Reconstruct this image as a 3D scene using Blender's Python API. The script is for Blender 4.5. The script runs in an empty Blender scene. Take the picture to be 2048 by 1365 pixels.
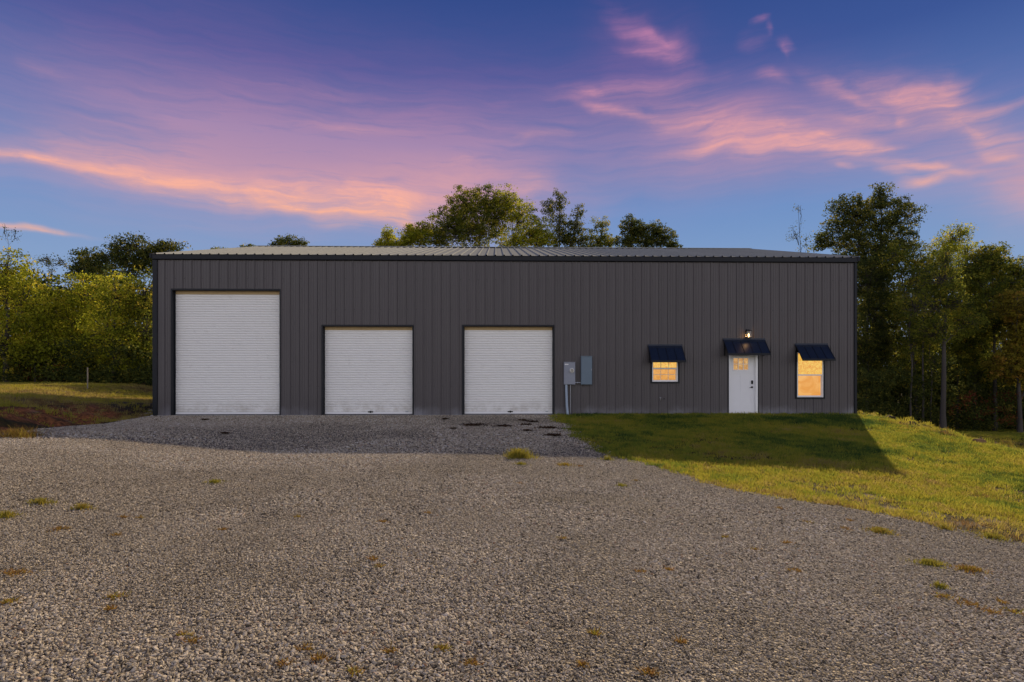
import bpy, math, random
import numpy as np
from mathutils import Vector, Matrix, Euler
rng = np.random.default_rng(7)
random.seed(7)
S = bpy.context.scene
COL = S.collection

# ------------------------------------------------------------------ camera
YAW = math.radians(1.5); FPX = 1208.0; HOR = 739.0; CAMZ = 1.6; CD = 21.0
cam_d = bpy.data.cameras.new('camera'); cam = bpy.data.objects.new('camera', cam_d); COL.objects.link(cam)
cam.location = (0, -CD, CAMZ); cam.rotation_euler = (math.radians(90), 0, -YAW)
cam_d.sensor_width = 36; cam_d.lens = FPX/2048*36; cam_d.shift_y = (HOR-682.5)/2048
cam_d.clip_start = 0.05; cam_d.clip_end = 3000
S.camera = cam
S.view_settings.view_transform = 'Standard'; S.view_settings.look = 'None'
S.view_settings.exposure = 0.0; S.view_settings.gamma = 1
S.render.engine = 'CYCLES'
S.cycles.max_bounces = 6; S.cycles.diffuse_bounces = 3; S.cycles.glossy_bounces = 3
S.cycles.transmission_bounces = 4; S.cycles.use_denoising = True

# ------------------------------------------------------------------ sun
SUN_AZ = math.radians(27.7); SUN_EL = math.radians(27.3)
sun_dir = Vector((math.sin(SUN_AZ)*math.cos(SUN_EL), math.cos(SUN_AZ)*math.cos(SUN_EL), math.sin(SUN_EL)))
ld = bpy.data.lights.new('sun', 'SUN'); ld.energy = 5.0; ld.angle = math.radians(0.6); ld.color = (1.0, .79, .53)
sun = bpy.data.objects.new('sun', ld); COL.objects.link(sun); sun.location = (20, 40, 40)
sun.rotation_euler = sun_dir.to_track_quat('Z', 'Y').to_euler()

# ------------------------------------------------------------------ node helpers
class NT:
    def __init__(s, tree): s.t = tree; s.n = tree.nodes; s.l = tree.links
    def node(s, typ, ins=None, **kw):
        n = s.n.new(typ)
        for k, v in kw.items(): setattr(n, k, v)
        if ins:
            for k, v in ins.items():
                sock = n.inputs[k]
                if isinstance(v, bpy.types.NodeSocket): s.l.new(v, sock)
                else: sock.default_value = v
        return n
    def m(s, op, a, b=None, c=None, clamp=False):
        n = s.n.new('ShaderNodeMath'); n.operation = op; n.use_clamp = clamp
        for i, v in enumerate((a, b, c)):
            if v is None: continue
            if isinstance(v, bpy.types.NodeSocket): s.l.new(v, n.inputs[i])
            else: n.inputs[i].default_value = v
        return n.outputs[0]
    def mix(s, f, a, b, mode='MIX'):
        n = s.n.new('ShaderNodeMix'); n.data_type = 'RGBA'; n.blend_type = mode; n.clamp_factor = True
        for i, v in ((0, f), (6, a), (7, b)):
            if isinstance(v, bpy.types.NodeSocket): s.l.new(v, n.inputs[i])
            elif i == 0: n.inputs[i].default_value = v
            else: n.inputs[i].default_value = (*v, 1)
        return n.outputs[2]
    def ramp(s, f, stops, interp='LINEAR'):
        n = s.n.new('ShaderNodeValToRGB'); s.l.new(f, n.inputs[0]); cr = n.color_ramp; cr.interpolation = interp
        while len(cr.elements) < len(stops): cr.elements.new(1)
        for e, (p, c) in zip(cr.elements, stops):
            e.position = p; e.color = (*c, 1) if len(c) == 3 else c
        return n.outputs[0]
    def mr(s, v, a, b, c=0, d=1, smooth=False):
        n = s.n.new('ShaderNodeMapRange'); n.clamp = True
        if smooth: n.interpolation_type = 'SMOOTHSTEP'
        s.l.new(v, n.inputs[0])
        for i, x in enumerate((a, b, c, d)): n.inputs[i+1].default_value = x
        return n.outputs[0]
    def noise(s, vec, scale, detail=3, rough=.5, dist=0, dims='3D'):
        n = s.node('ShaderNodeTexNoise', {'Scale': scale, 'Detail': detail, 'Roughness': rough, 'Distortion': dist}, noise_dimensions=dims)
        if vec is not None: s.l.new(vec, n.inputs['Vector'])
        return n

# ------------------------------------------------------------------ world: dusk sky with thin pink cirrus
W = bpy.data.worlds.new('World'); S.world = W; W.use_nodes = True
w = NT(W.node_tree); w.n.clear()
tc = w.node('ShaderNodeTexCoord')
sx = w.node('ShaderNodeSeparateXYZ', {0: tc.outputs['Generated']})
X_, Y_, Z_ = sx.outputs
az = w.m('ARCTAN2', X_, Y_)
el = w.m('ARCSINE', Z_)
base = w.ramp(w.mr(el, -0.05, 1.05), [(0.0, (.36, .37, .50)), (.05, (.35, .40, .56)), (.16, (.25, .37, .585)), (.27, (.15, .28, .56)),
        (.36, (.09, .17, .43)), (.46, (.046, .095, .31)), (.56, (.031, .068, .25)), (.8, (.018, .042, .16)), (1, (.014, .034, .13))])
# right part of the sky is a cleaner, deeper blue
azel = w.node('ShaderNodeCombineXYZ', {0: az, 1: el, 2: 0.0}).outputs[0]
warpn = w.noise(azel, 3.0, 3, .55)
warp = w.node('ShaderNodeVectorMath', {0: warpn.outputs['Color'], 1: (.5, .5, .5)}, operation='SUBTRACT').outputs[0]
warp = w.node('ShaderNodeVectorMath', {0: warp, 1: (.16, .07, 0)}, operation='MULTIPLY').outputs[0]
P = w.node('ShaderNodeVectorMath', {0: azel, 1: warp}, operation='ADD').outputs[0]
warpn2 = w.noise(azel, 14.0, 3, .6)
warp2 = w.node('ShaderNodeVectorMath', {0: warpn2.outputs['Color'], 1: (.5, .5, .5)}, operation='SUBTRACT').outputs[0]
warp2 = w.node('ShaderNodeVectorMath', {0: warp2, 1: (.05, .014, 0)}, operation='MULTIPLY').outputs[0]
P = w.node('ShaderNodeVectorMath', {0: P, 1: warp2}, operation='ADD').outputs[0]
def sky_ae(px, py):
    a = math.atan((px-1024)/FPX)
    return YAW+a, math.atan((HOR-py)/FPX*math.cos(a))
def blob(acc, p0, p1, wid, amp, power=1.0):
    """an elongated soft patch of cloud between two directions"""
    a0, a1 = sky_ae(*p0), sky_ae(*p1)
    cx, cy = (a0[0]+a1[0])/2, (a0[1]+a1[1])/2
    L = math.hypot(a1[0]-a0[0], a1[1]-a0[1])/2; ang = math.atan2(a1[1]-a0[1], a1[0]-a0[0])
    mp = w.node('ShaderNodeMapping', {'Vector': P, 'Location': (cx, cy, 0), 'Rotation': (0, 0, ang), 'Scale': (L*.72, wid/FPX, 1)}, vector_type='TEXTURE')
    d = w.node('ShaderNodeVectorMath', {0: mp.outputs[0], 1: mp.outputs[0]}, operation='DOT_PRODUCT').outputs['Value']
    e = w.m('EXPONENT', w.m('MULTIPLY', d, -1.0))
    return w.m('MULTIPLY', e, amp) if acc is None else w.m('MULTIPLY_ADD', e, amp, acc)
# broad soft veil
veil = None
for b in [((-350, 60), (800, 200), 140, .68), ((100, 265), (1200, 315), 95, .95), ((450, 130), (1500, 210), 105, .62), ((-200, 270), (700, 365), 30, .6),
          ((1150, 210), (2200, 230), 80, .66), ((680, 400), (1220, 385), 60, .6), ((1150, 330), (1750, 260), 65, .50), ((1750, 330), (2350, 330), 60, .60),
          ((1160, 10), (1360, 150), 65, .60), ((1950, 400), (2250, 380), 45, .6), ((200, 180), (700, 330), 45, .35), ((620, 300), (1050, 330), 60, .4)]:
    veil = blob(veil, b[0], b[1], b[2], b[3])
# crisp streaks
st = None
for b in [((-200, 264), (330, 352), 7, 1.0), ((-60, 262), (520, 360), 26, .38), ((120, 318), (640, 410), 17, 1.0), ((380, 360), (800, 432), 20, .95), ((560, 395), (900, 408), 24, .8), ((640, 408), (880, 462), 11, 1.0), ((650, 400), (860, 440), 17, .6),
          ((-60, 445), (190, 476), 4.5, 1.1), ((420, 375), (1000, 385), 30, .50), ((700, 330), (1080, 360), 26, .35), ((850, 340), (960, 320), 7, .35), ((640, 440), (760, 462), 12, .45),
          ((1130, 195), (1340, 248), 8, .95), ((1290, 235), (1560, 285), 24, .75), ((1330, 322), (1560, 262), 10, .95), ((1400, 300), (1600, 262), 16, .5), ((1450, 322), (1660, 280), 9, .7), ((1500, 272), (1760, 300), 15, 1.05), ((1640, 312), (1760, 290), 9, .6), ((1640, 330), (1700, 335), 5, .5),
          ((1090, 182), (1390, 168), 13, .8), ((1130, 175), (1230, 190), 8, .5), ((1200, 0), (1370, 135), 20, .85), ((1270, 40), (1340, 110), 9, .5), ((1220, 93), (1350, 118), 8, .8), ((1530, 92), (1575, 112), 9, .5), ((1545, 95), (1555, 130), 6, .4), ((1480, 54), (1510, 50), 5, .6), ((1505, 60), (1515, 85), 6, .5), ((1440, 95), (1520, 100), 16, .3),
          ((1575, 155), (1760, 225), 11, .7), ((1480, 165), (1560, 175), 10, .5), ((1700, 165), (1970, 215), 20, .85), ((1850, 150), (1960, 190), 22, .5), ((1795, 262), (2090, 192), 7, 1.05), ((1550, 228), (1830, 250), 9, .55), ((1790, 225), (1810, 250), 7, .5),
          ((1700, 322), (1985, 346), 8, .85), ((1780, 378), (1890, 350), 8, .75), ((1720, 335), (1830, 362), 8, .4), ((1900, 240), (2080, 290), 13, .7), ((1960, 280), (2060, 330), 9, .5), ((1720, 305), (1800, 290), 4, .5), ((560, 250), (850, 280), 9, .4), ((430, 170), (800, 200), 12, .2), ((10, 110), (160, 160), 12, .2),
          ((1250, 205), (1680, 290), 36, .42), ((1640, 180), (1980, 225), 34, .36), ((1560, 290), (1760, 290), 22, .3), ((1180, 175), (1420, 165), 24, .25),
          ((990, 290), (1180, 260), 10, .45), ((1000, 385), (1120, 370), 18, .4)]:
    st = blob(st, b[0], b[1], b[2], b[3])
fib = w.node('ShaderNodeMapping', {'Vector': P, 'Rotation': (0, 0, .12), 'Scale': (3.4, 34, 1)})
f1 = w.noise(fib.outputs[0], 2.2, 8, .62, .4)
fibr = w.mr(f1.outputs[0], .30, .72, .30, 1.25)
fib2 = w.node('ShaderNodeMapping', {'Vector': P, 'Rotation': (0, 0, -.25), 'Scale': (3, 9, 1)})
f2 = w.mr(w.noise(fib2.outputs[0], 6.5, 8, .68, .8).outputs[0], .3, .7, .62, 1.15)
stm = w.m('MULTIPLY', w.m('MULTIPLY', w.m('MINIMUM', st, 1.15), fibr), f2)
veilm = w.m('MULTIPLY', veil, w.mr(f1.outputs[0], .28, .72, .62, 1.2))
# the same thin cloud goes on outside the frame, all round the sky
front = w.mr(w.m('ABSOLUTE', w.m('SUBTRACT', az, YAW)), .72, 1.15, 0, 1, True)
hi = w.mr(el, .56, .80, 0, 1, True)
outf = w.m('MAXIMUM', front, hi)
cn = w.node('ShaderNodeMapping', {'Vector': tc.outputs['Generated'], 'Rotation': (0, .3, .5), 'Scale': (1.2, 1.2, 3.5)})
gen = w.mr(w.noise(cn.outputs[0], 1.6, 6, .6, .4).outputs[0], .35, .70, .08, .55)
veilm = w.m('ADD', veilm, w.m('MULTIPLY', gen, outf))
c_veil = w.ramp(w.mr(el, 0, .7), [(0, (.66, .42, .44)), (.28, (.70, .38, .40)), (.40, (.52, .31, .43)), (.5, (.38, .25, .43)), (.64, (.20, .13, .34)), (.8, (.115, .09, .27)), (1, (.08, .07, .23))])
c_st = w.ramp(w.mr(el, 0, .7), [(0, (.95, .52, .34)), (.30, (1.0, .48, .28)), (.40, (.93, .44, .36)), (.52, (.74, .35, .38)), (.64, (.50, .23, .39)), (.8, (.38, .16, .36)), (1, (.30, .13, .34))])
col = w.mix(w.m('MULTIPLY', veilm, .84, clamp=True), base, c_veil)
col = w.mix(w.mr(stm, .02, 1.12, 0, .95), col, c_st)
# unseen low sky behind the viewer, smoothly paled and brightened to light the doors
back = w.m('MULTIPLY', w.mr(Y_, .35, -.75, 0, 1, True), w.mr(el, 1.0, .15, 0, 1, True))
pale = w.mix(.7, col, (.62, .60, .55))
col = w.mix(back, col, pale)
gain = w.m('MULTIPLY_ADD', back, 1.35, 1.0)
gr = w.mix(w.mr(el, -.10, -.02, 0, 1), (.05, .045, .035), col)
bg = w.node('ShaderNodeBackground', {'Color': gr, 'Strength': gain})
wo = w.node('ShaderNodeOutputWorld'); w.l.new(bg.outputs[0], wo.inputs[0])
W.cycles.sampling_method = 'MANUAL'; W.cycles.sample_map_resolution = 512

# ------------------------------------------------------------------ generic helpers
def new_mat(name):
    m = bpy.data.materials.new(name); m.use_nodes = True
    nt = NT(m.node_tree); nt.n.clear()
    out = nt.node('ShaderNodeOutputMaterial')
    return m, nt, out
def pbr(name, col, rough=.6, metal=0, spec=.5, var=.12, vscale=6, bump=0, bscale=40, streak=False):
    m, nt, out = new_mat(name)
    tcn = nt.node('ShaderNodeTexCoord')
    vec = tcn.outputs['Object']
    if streak: vec = nt.node('ShaderNodeMapping', {'Vector': vec, 'Scale': (1, 1, .12)}).outputs[0]
    n = nt.noise(vec, vscale, 4, .6)
    c = nt.mix(n.outputs[0], tuple(v*(1-var) for v in col), tuple(min(1, v*(1+var)) for v in col))
    b = nt.node('ShaderNodeBsdfPrincipled', {'Base Color': c, 'Roughness': rough, 'Metallic': metal, 'Specular IOR Level': spec})
    if bump:
        bn = nt.noise(vec, bscale, 3, .6)
        bp = nt.node('ShaderNodeBump', {'Height': bn.outputs[0], 'Strength': bump, 'Distance': .01})
        nt.l.new(bp.outputs[0], b.inputs['Normal'])
    nt.l.new(b.outputs[0], out.inputs[0])
    return m
def np_mesh(name, V, Fc, mats=(), fmat=None, attrs=None, smooth=False):
    """V (n,3), Fc (m,k) with constant k"""
    me = bpy.data.meshes.new(name); V = np.asarray(V, np.float32); Fc = np.asarray(Fc, np.int32); k = Fc.shape[1]
    me.vertices.add(len(V)); me.vertices.foreach_set('co', V.ravel())
    me.loops.add(Fc.size); me.loops.foreach_set('vertex_index', Fc.ravel())
    me.polygons.add(len(Fc)); me.polygons.foreach_set('loop_start', np.arange(0, Fc.size, k, dtype=np.int32))
    me.polygons.foreach_set('loop_total', np.full(len(Fc), k, np.int32))
    for m in mats: me.materials.append(m)
    if fmat is not None: me.polygons.foreach_set('material_index', np.asarray(fmat, np.int32))
    if smooth: me.polygons.foreach_set('use_smooth', np.ones(len(Fc), bool))
    for an, (dom, typ, arr) in (attrs or {}).items():
        a = me.attributes.new(an, typ, dom)
        a.data.foreach_set('vector' if typ == 'FLOAT_VECTOR' else 'value', np.asarray(arr).ravel())
    me.update(); me.validate()
    return me
def link(name, me, parent=None):
    o = bpy.data.objects.new(name, me); COL.objects.link(o); o.parent = parent
    return o
def tag(o, label=None, cat=None, group=None, kind=None):
    if label: o['label'] = label
    if cat: o['category'] = cat
    if group: o['group'] = group
    if kind: o['kind'] = kind
    return o
def empty(name, loc=(0, 0, 0), parent=None):
    o = bpy.data.objects.new(name, None); COL.objects.link(o); o.location = loc; o.parent = parent
    o.empty_display_size = .2
    return o
class MB:
    """collects boxes, tubes and quads into one mesh"""
    def __init__(s): s.v = []; s.f = []; s.mi = []
    def add(s, V, Fs, mi=0):
        b = len(s.v); s.v += [tuple(p) for p in V]; s.f += [tuple(i+b for i in f) for f in Fs]; s.mi += [mi]*len(Fs); return s
    def box(s, x0, x1, y0, y1, z0, z1, mi=0):
        V = [(x, y, z) for x in (x0, x1) for y in (y0, y1) for z in (z0, z1)]
        return s.add(V, [(0, 1, 3, 2), (4, 6, 7, 5), (0, 4, 5, 1), (2, 3, 7, 6), (0, 2, 6, 4), (1, 5, 7, 3)], mi)
    def prism(s, poly_yz, x0, x1, mi=0):
        n = len(poly_yz); V = [(x0, y, z) for y, z in poly_yz]+[(x1, y, z) for y, z in poly_yz]
        return s.add(V, [tuple(range(n))[::-1], tuple(range(n, 2*n))]+[(i, (i+1) % n, n+(i+1) % n, n+i) for i in range(n)], mi)
    def tube(s, pts, rad, n=8, mi=0, cap=True):
        pts = [Vector(p) for p in pts]; R = rad if hasattr(rad, '__len__') else [rad]*len(pts)
        b = len(s.v); up = Vector((0, 0, 1))
        for i, p in enumerate(pts):
            d = (pts[min(i+1, len(pts)-1)]-pts[max(i-1, 0)]).normalized()
            a = d.cross(up if abs(d.z) < .95 else Vector((0, 1, 0))).normalized(); c = d.cross(a)
            for k in range(n):
                t = 2*math.pi*k/n; s.v.append(tuple(p+(a*math.cos(t)+c*math.sin(t))*R[i]))
        for i in range(len(pts)-1):
            for k in range(n):
                s.f.append((b+i*n+k, b+i*n+(k+1) % n, b+(i+1)*n+(k+1) % n, b+(i+1)*n+k)); s.mi.append(mi)
        if cap:
            s.f.append(tuple(b+k for k in range(n))[::-1]); s.f.append(tuple(b+(len(pts)-1)*n+k for k in range(n))); s.mi += [mi]*2
        return s
    def mesh(s, name, mats, bevel=0):
        me = bpy.data.meshes.new(name); me.from_pydata(s.v, [], s.f)
        for m in (mats if isinstance(mats, (list, tuple)) else [mats]): me.materials.append(m)
        me.polygons.foreach_set('material_index', s.mi); me.update()
        import bmesh
        bm = bmesh.new(); bm.from_mesh(me); bmesh.ops.recalc_face_normals(bm, faces=bm.faces)
        if bevel: bmesh.ops.bevel(bm, geom=list(bm.edges), offset=bevel, segments=1, affect='EDGES', clamp_overlap=True)
        bm.to_mesh(me); bm.free()
        return me
    def build(s, name, mats, parent=None, bevel=0): return link(name, s.mesh(name, mats, bevel), parent)

# value noise in numpy
_perm = rng.random((256, 256))
def vnoise(x, y, sc, seed=0):
    x = np.asarray(x)*sc+seed*17.3; y = np.asarray(y)*sc+seed*9.1
    xi = np.floor(x).astype(int); yi = np.floor(y).astype(int); fx = x-xi; fy = y-yi
    fx = fx*fx*(3-2*fx); fy = fy*fy*(3-2*fy)
    g = lambda a, b: _perm[a & 255, b & 255]
    return (g(xi, yi)*(1-fx)+g(xi+1, yi)*fx)*(1-fy)+(g(xi, yi+1)*(1-fx)+g(xi+1, yi+1)*fx)*fy
def fbm(x, y, sc, o=4, seed=0):
    r = 0; a = 1; t = 0
    for i in range(o): r = r+a*vnoise(x, y, sc*2**i, seed+i*3); t += a; a *= .5
    return r/t
def ss(a, b, x):
    t = np.clip((np.asarray(x, float)-a)/(b-a), 0, 1); return t*t*(3-2*t)

# ------------------------------------------------------------------ terrain
BX0, BX1, BD = -11.715, 12.682, 18.3       # the building: x from, x to, depth
def toe_x(y): return np.interp(y, [-9.5, -8.6, -6.5, -3.0, -1.0, 2], [-10.6, -10.5, -10.9, -11.5, -12.1, -12.6])
def hgt(x, y):
    x = np.asarray(x, float); y = np.asarray(y, float)
    a = np.maximum(0, x-12.3)
    drop = .15*np.minimum(a, 3.6)+.34*np.clip(a-3.6, 0, 6)
    z = -drop*ss(-24, -12, y)
    z = z-.062*ss(-2, 14, x)*np.clip(-y-.5, 0, 11)-.09*ss(13, 17, x)*np.clip(3-y, 0, 7)
    # gravel swells up a little at the left, then the clay bank and the higher field
    z = z+.26*ss(-3.5, -8.5, x)*ss(-2, -8, y)
    t = toe_x(y)-x
    bank = ss(.3, 3.6, t)
    z = z+(.62*ss(.15, 1.9, t)+.38*ss(1.5, 4.5, t))*(.74-.2*ss(-2, -8, y))*ss(-24, -12, y)*(1-.92*ss(-1, 9, y)*ss(-25, -17, x))
    z = z-.05*np.exp(-((t-.15)/.5)**2)
    # the land falls away behind the building and to the right
    dp = y+CD
    z = z-.075*np.clip(dp-36, 0, 40)*ss(4, 16, x)-.035*np.clip(dp-42, 0, 40)*ss(16, 4, x)*ss(-14, -4, x)-.012*np.clip(dp-30, 0, 40)*ss(-4, -14, x)
    n = (fbm(x, y, .25, 3, 1)-.5)*.16+(fbm(x, y, 1.6, 3, 2)-.5)*.05
    off = 1-ss(2.2, .4, np.maximum(np.maximum(BX0-x, x-BX1), np.maximum(-y, y-BD)))
    gr = ss(.3, -1.0, x-1.5-np.clip(-y, 0, 9)*.45)*ss(-13, -10.5, x)
    z = z+n*off*(1-.65*gr)
    clay = np.exp(-((t-1.1)/.9)**2)
    z = z+clay*(fbm(x*1.0, y*1.0, 1.4, 4, 5)-.5)*.5*ss(-14, -9, y)*ss(1, -3, y)
    # rough clods on the sunlit mound at the right
    md = ss(11.5, 14, x)*ss(-9, -4, y)*ss(7, 3, y)
    z = z+md*(np.maximum(0, fbm(x, y, 2.6, 3, 8)-.54))*.85
    return z
def ray(px, py):
    s_ = (px-1024)/FPX; d = np.array([math.sin(YAW)+math.cos(YAW)*s_, math.cos(YAW)-math.sin(YAW)*s_, (HOR-py)/FPX]); return d
def on_ground(px, py):
    """world point where the photograph's line of sight meets the terrain"""
    d = ray(px, py); t = 1.5
    while t < 150:
        p = np.array([0, -CD, CAMZ])+d*t
        if p[2] < float(hgt(p[0], p[1])): break
        t *= 1.006
    return p[0], p[1]
def at(px, py, depth):
    p = np.array([0, -CD, CAMZ])+ray(px, py)*depth; return p
def WX(px):
    d = ray(px, 0); return d[0]*CD/d[1]
def WZ(px, py):
    d = ray(px, py); return CAMZ+d[2]*CD/d[1]

edge_px = [(1105, 834), (1128, 850), (1160, 880), (1205, 908), (1300, 935), (1400, 962), (1480, 985), (1560, 1000), (1700, 1018), (1800, 1037), (1900, 1058), (2046, 1088)]
ew = [on_ground(*p) for p in edge_px]
ew = sorted([(y, x) for x, y in ew]); ew = [(-30, 20.0), (-21, 9.5)]+ew+[(.4, ew[-1][1])]
EY = np.array([e[0] for e in ew]); EX = np.array([e[1] for e in ew])
def edge_r(y): return np.interp(y, EY, EX)+(fbm(np.asarray(y)*1.0, np.asarray(y)*0+3.3, 1.3, 3, 4)-.5)*.5
def edge_l(y): return toe_x(y)+.25+(fbm(np.asarray(y)*1.0, np.asarray(y)*0+8.3, 1.1, 3, 6)-.5)*.5+np.where(np.asarray(y) < -9.6, -(-9.6-np.asarray(y))*6, 0)
def in_gravel(x, y): return (x < edge_r(y)) & (x > edge_l(y)) & (y < -.02)

def axis(lo, hi, fine, far_lo, far_hi):
    a = list(np.arange(lo, hi+1e-6, fine)); s_ = fine
    v = hi
    while v < far_hi: s_ *= 1.16; v += s_; a.append(v)
    v = lo; s_ = fine
    while v > far_lo: s_ *= 1.16; v -= s_; a.insert(0, v)
    return np.array(a)
gx = axis(-22, 20, .13, -700, 700); gy = axis(-21, 8, .13, -400, 900)
GX, GY = np.meshgrid(gx, gy); GZ = hgt(GX, GY)
far = ss(90, 200, np.hypot(GX, GY)); GZ = GZ*(1-far)+(-4)*far
nx, ny = len(gx), len(gy)
idx = np.arange(nx*ny).reshape(ny, nx)
Fq = np.stack([idx[:-1, :-1], idx[:-1, 1:], idx[1:, 1:], idx[1:, :-1]], -1).reshape(-1, 4)
cx = (GX[:-1, :-1]+GX[1:, 1:]).ravel()/2; cy = (GY[:-1, :-1]+GY[1:, 1:]).ravel()/2
inside_b = (cx > BX0+.3) & (cx < BX1-.3) & (cy > .3) & (cy < BD-.3)
Vg = np.stack([GX.ravel(), GY.ravel(), GZ.ravel()], -1)
t_ = toe_x(Vg[:, 1])-Vg[:, 0]
clay_m = ss(.10, .4, t_)*ss(2.4, 1.2, t_)*ss(1.5, -.5, Vg[:, 1])*ss(-60, -12, Vg[:, 1])
clay_m = np.clip(clay_m*ss(.30, .52, fbm(Vg[:, 0], Vg[:, 1], 1.3, 4, 12))*1.3, 0, 1)
bare_m = ss(.58, .70, fbm(Vg[:, 0], Vg[:, 1], .9, 4, 21))
bare_pts = [on_ground(*p)+(r_,) for p, r_ in (((1745, 995), .26), ((1800, 1022), .26), ((1850, 1028), .26), ((1970, 1040), .26), ((1715, 998), .2), ((1930, 1048), .2), ((1720, 990), .2), ((2010, 1040), .2))]
pale_m = np.zeros(len(Vg))
for bx_, by_, r_ in bare_pts:
    pale_m = np.maximum(pale_m, np.exp(-((Vg[:, 0]-bx_)**2/(r_*1.1)**2+(Vg[:, 1]-by_)**2/(r_*.8)**2)))
pale_m = np.maximum(.0, ss(.35, .7, pale_m+(fbm(Vg[:, 0], Vg[:, 1], 4, 3, 9)-.5)*1.6))
pale_m = np.maximum(pale_m, .95*ss(-13, -16, Vg[:, 0])*ss(-2.5, -.5, Vg[:, 1])*ss(14, 9, Vg[:, 1]))

# ground material
gm, nt, out = new_mat('ground_soil')
tcn = nt.node('ShaderNodeTexCoord'); ob = tcn.outputs['Object']
n1 = nt.noise(ob, .7, 5, .6); n2 = nt.noise(ob, 9, 5, .65); n3 = nt.noise(ob, 45, 3, .6)
g = nt.ramp(n2.outputs[0], [(.3, (.028, .022, .010)), (.5, (.045, .042, .012)), (.68, (.085, .068, .02))])
g2 = nt.mix(nt.mr(n1.outputs[0], .42, .62), g, (.065, .045, .022))
clay = nt.node('ShaderNodeAttribute', attribute_name='clay').outputs['Fac']
pale = nt.node('ShaderNodeAttribute', attribute_name='pale').outputs['Fac']
c = nt.mix(clay, g2, nt.ramp(n2.outputs[0], [(.3, (.07, .03, .016)), (.45, (.20, .08, .032)), (.62, (.46, .17, .055)), (.8, (.40, .24, .14))]))
c = nt.mix(pale, c, nt.ramp(n2.outputs[0], [(.3, (.13, .10, .065)), (.7, (.26, .21, .15))]))
b = nt.node('ShaderNodeBsdfPrincipled', {'Base Color': c, 'Roughness': .95, 'Specular IOR Level': .1})
h = nt.m('ADD', nt.m('MULTIPLY', n2.outputs[0], 1.0), nt.m('MULTIPLY', n3.outputs[0], .5))
bp = nt.node('ShaderNodeBump', {'Height': h, 'Strength': .8, 'Distance': .06}); nt.l.new(bp.outputs[0], b.inputs['Normal'])
nt.l.new(b.outputs[0], out.inputs[0])
me = np_mesh('ground', Vg, Fq[~inside_b], [gm], attrs={'clay': ('POINT', 'FLOAT', clay_m.astype(np.float32)), 'pale': ('POINT', 'FLOAT', pale_m.astype(np.float32))}, smooth=True)
tag(link('ground', me), 'grassy ground with a clay bank at its left', kind='structure')

# gravel yard sheet
gv, nt, out = new_mat('gravel_bed')
tcn = nt.node('ShaderNodeTexCoord'); ob = tcn.outputs['Object']
vo = nt.node('ShaderNodeTexVoronoi', {'Vector': ob, 'Scale': 34.0, 'Randomness': 1.0}, feature='F1')
ve = nt.node('ShaderNodeTexVoronoi', {'Vector': ob, 'Scale': 34.0}, feature='DISTANCE_TO_EDGE')
sp = nt.node('ShaderNodeSeparateColor', {0: vo.outputs['Color']})
big = nt.noise(ob, .6, 4, .6)
c = nt.ramp(sp.outputs[0], [(0, (.04, .033, .025)), (.35, (.24, .20, .145)), (.7, (.42, .36, .265)), (1, (.52, .45, .34))])
c = nt.mix(nt.mr(ve.outputs[0], 0, .12), (.022, .017, .012), c)
c = nt.mix(nt.mr(big.outputs[0], .35, .7, .0, .45), c, (.11, .085, .06))
b = nt.node('ShaderNodeBsdfPrincipled', {'Base Color': c, 'Roughness': .9, 'Specular IOR Level': .2})
bp = nt.node('ShaderNodeBump', {'Height': nt.mr(vo.outputs['Distance'], 0, .6, 1, 0), 'Strength': 1.0, 'Distance': .02}); nt.l.new(bp.outputs[0], b.inputs['Normal'])
nt.l.new(b.outputs[0], out.inputs[0])
ins = in_gravel(cx, cy) & (cy > -28) & (cx > -28) & (cx < 20)
used = np.unique(Fq[ins]); rem = -np.ones(len(Vg), int); rem[used] = np.arange(len(used))
Vv = Vg[used].copy(); Vv[:, 2] += .012
tag(link('gravel_yard', np_mesh('gravel_yard', Vv, rem[Fq[ins]], [gv], smooth=True)), 'compacted gravel yard in front of the roll-up doors', kind='structure')

# ------------------------------------------------------------------ the building
def sheet_mat(name, colA, rough, dust):
    m, nt, out = new_mat(name)
    tcn = nt.node('ShaderNodeTexCoord'); ob = tcn.outputs['Object']
    mp = nt.node('ShaderNodeMapping', {'Vector': ob, 'Scale': (3.2, 1, .25)}).outputs[0]
    n = nt.noise(mp, 2.0, 5, .6)
    fine = nt.noise(ob, 60, 2, .5)
    c = nt.mix(n.outputs[0], tuple(v*.86 for v in colA), tuple(v*1.16 for v in colA))
    oi = nt.node('ShaderNodeObjectInfo').outputs['Random']
    c = nt.mix(nt.mr(oi, 0, 1, 0, .16), c, tuple(v*1.5 for v in colA))
    sxyz = nt.node('ShaderNodeSeparateXYZ', {0: ob})
    if dust:
        dn = nt.noise(ob, 2.6, 6, .7, .6)
        zz = nt.m('ADD', sxyz.outputs[2], nt.m('MULTIPLY', dn.outputs[0], -.55))
        dm = nt.m('MULTIPLY', nt.mr(zz, .12, -.28, 0, 1, True), nt.mr(nt.noise(ob, .9, 2).outputs[0], .40, .62, .15, 1))
        c = nt.mix(nt.m('MULTIPLY', dm, .75), c, (.26, .26, .29))
    b = nt.node('ShaderNodeBsdfPrincipled', {'Base Color': c, 'Roughness': nt.mr(n.outputs[0], .3, .7, rough-.07, rough+.07), 'Specular IOR Level': .45 if dust else 0.0})
    oc = nt.noise(nt.node('ShaderNodeMapping', {'Vector': ob, 'Scale': (2.5, 1, .6)}).outputs[0], 1.7, 2, .5)
    bp = nt.node('ShaderNodeBump', {'Height': nt.m('ADD', oc.outputs[0], nt.m('MULTIPLY', fine.outputs[0], .01)), 'Strength': .45, 'Distance': .03})
    nt.l.new(bp.outputs[0], b.inputs['Normal'])
    nt.l.new(b.outputs[0], out.inputs[0])
    return m
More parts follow.
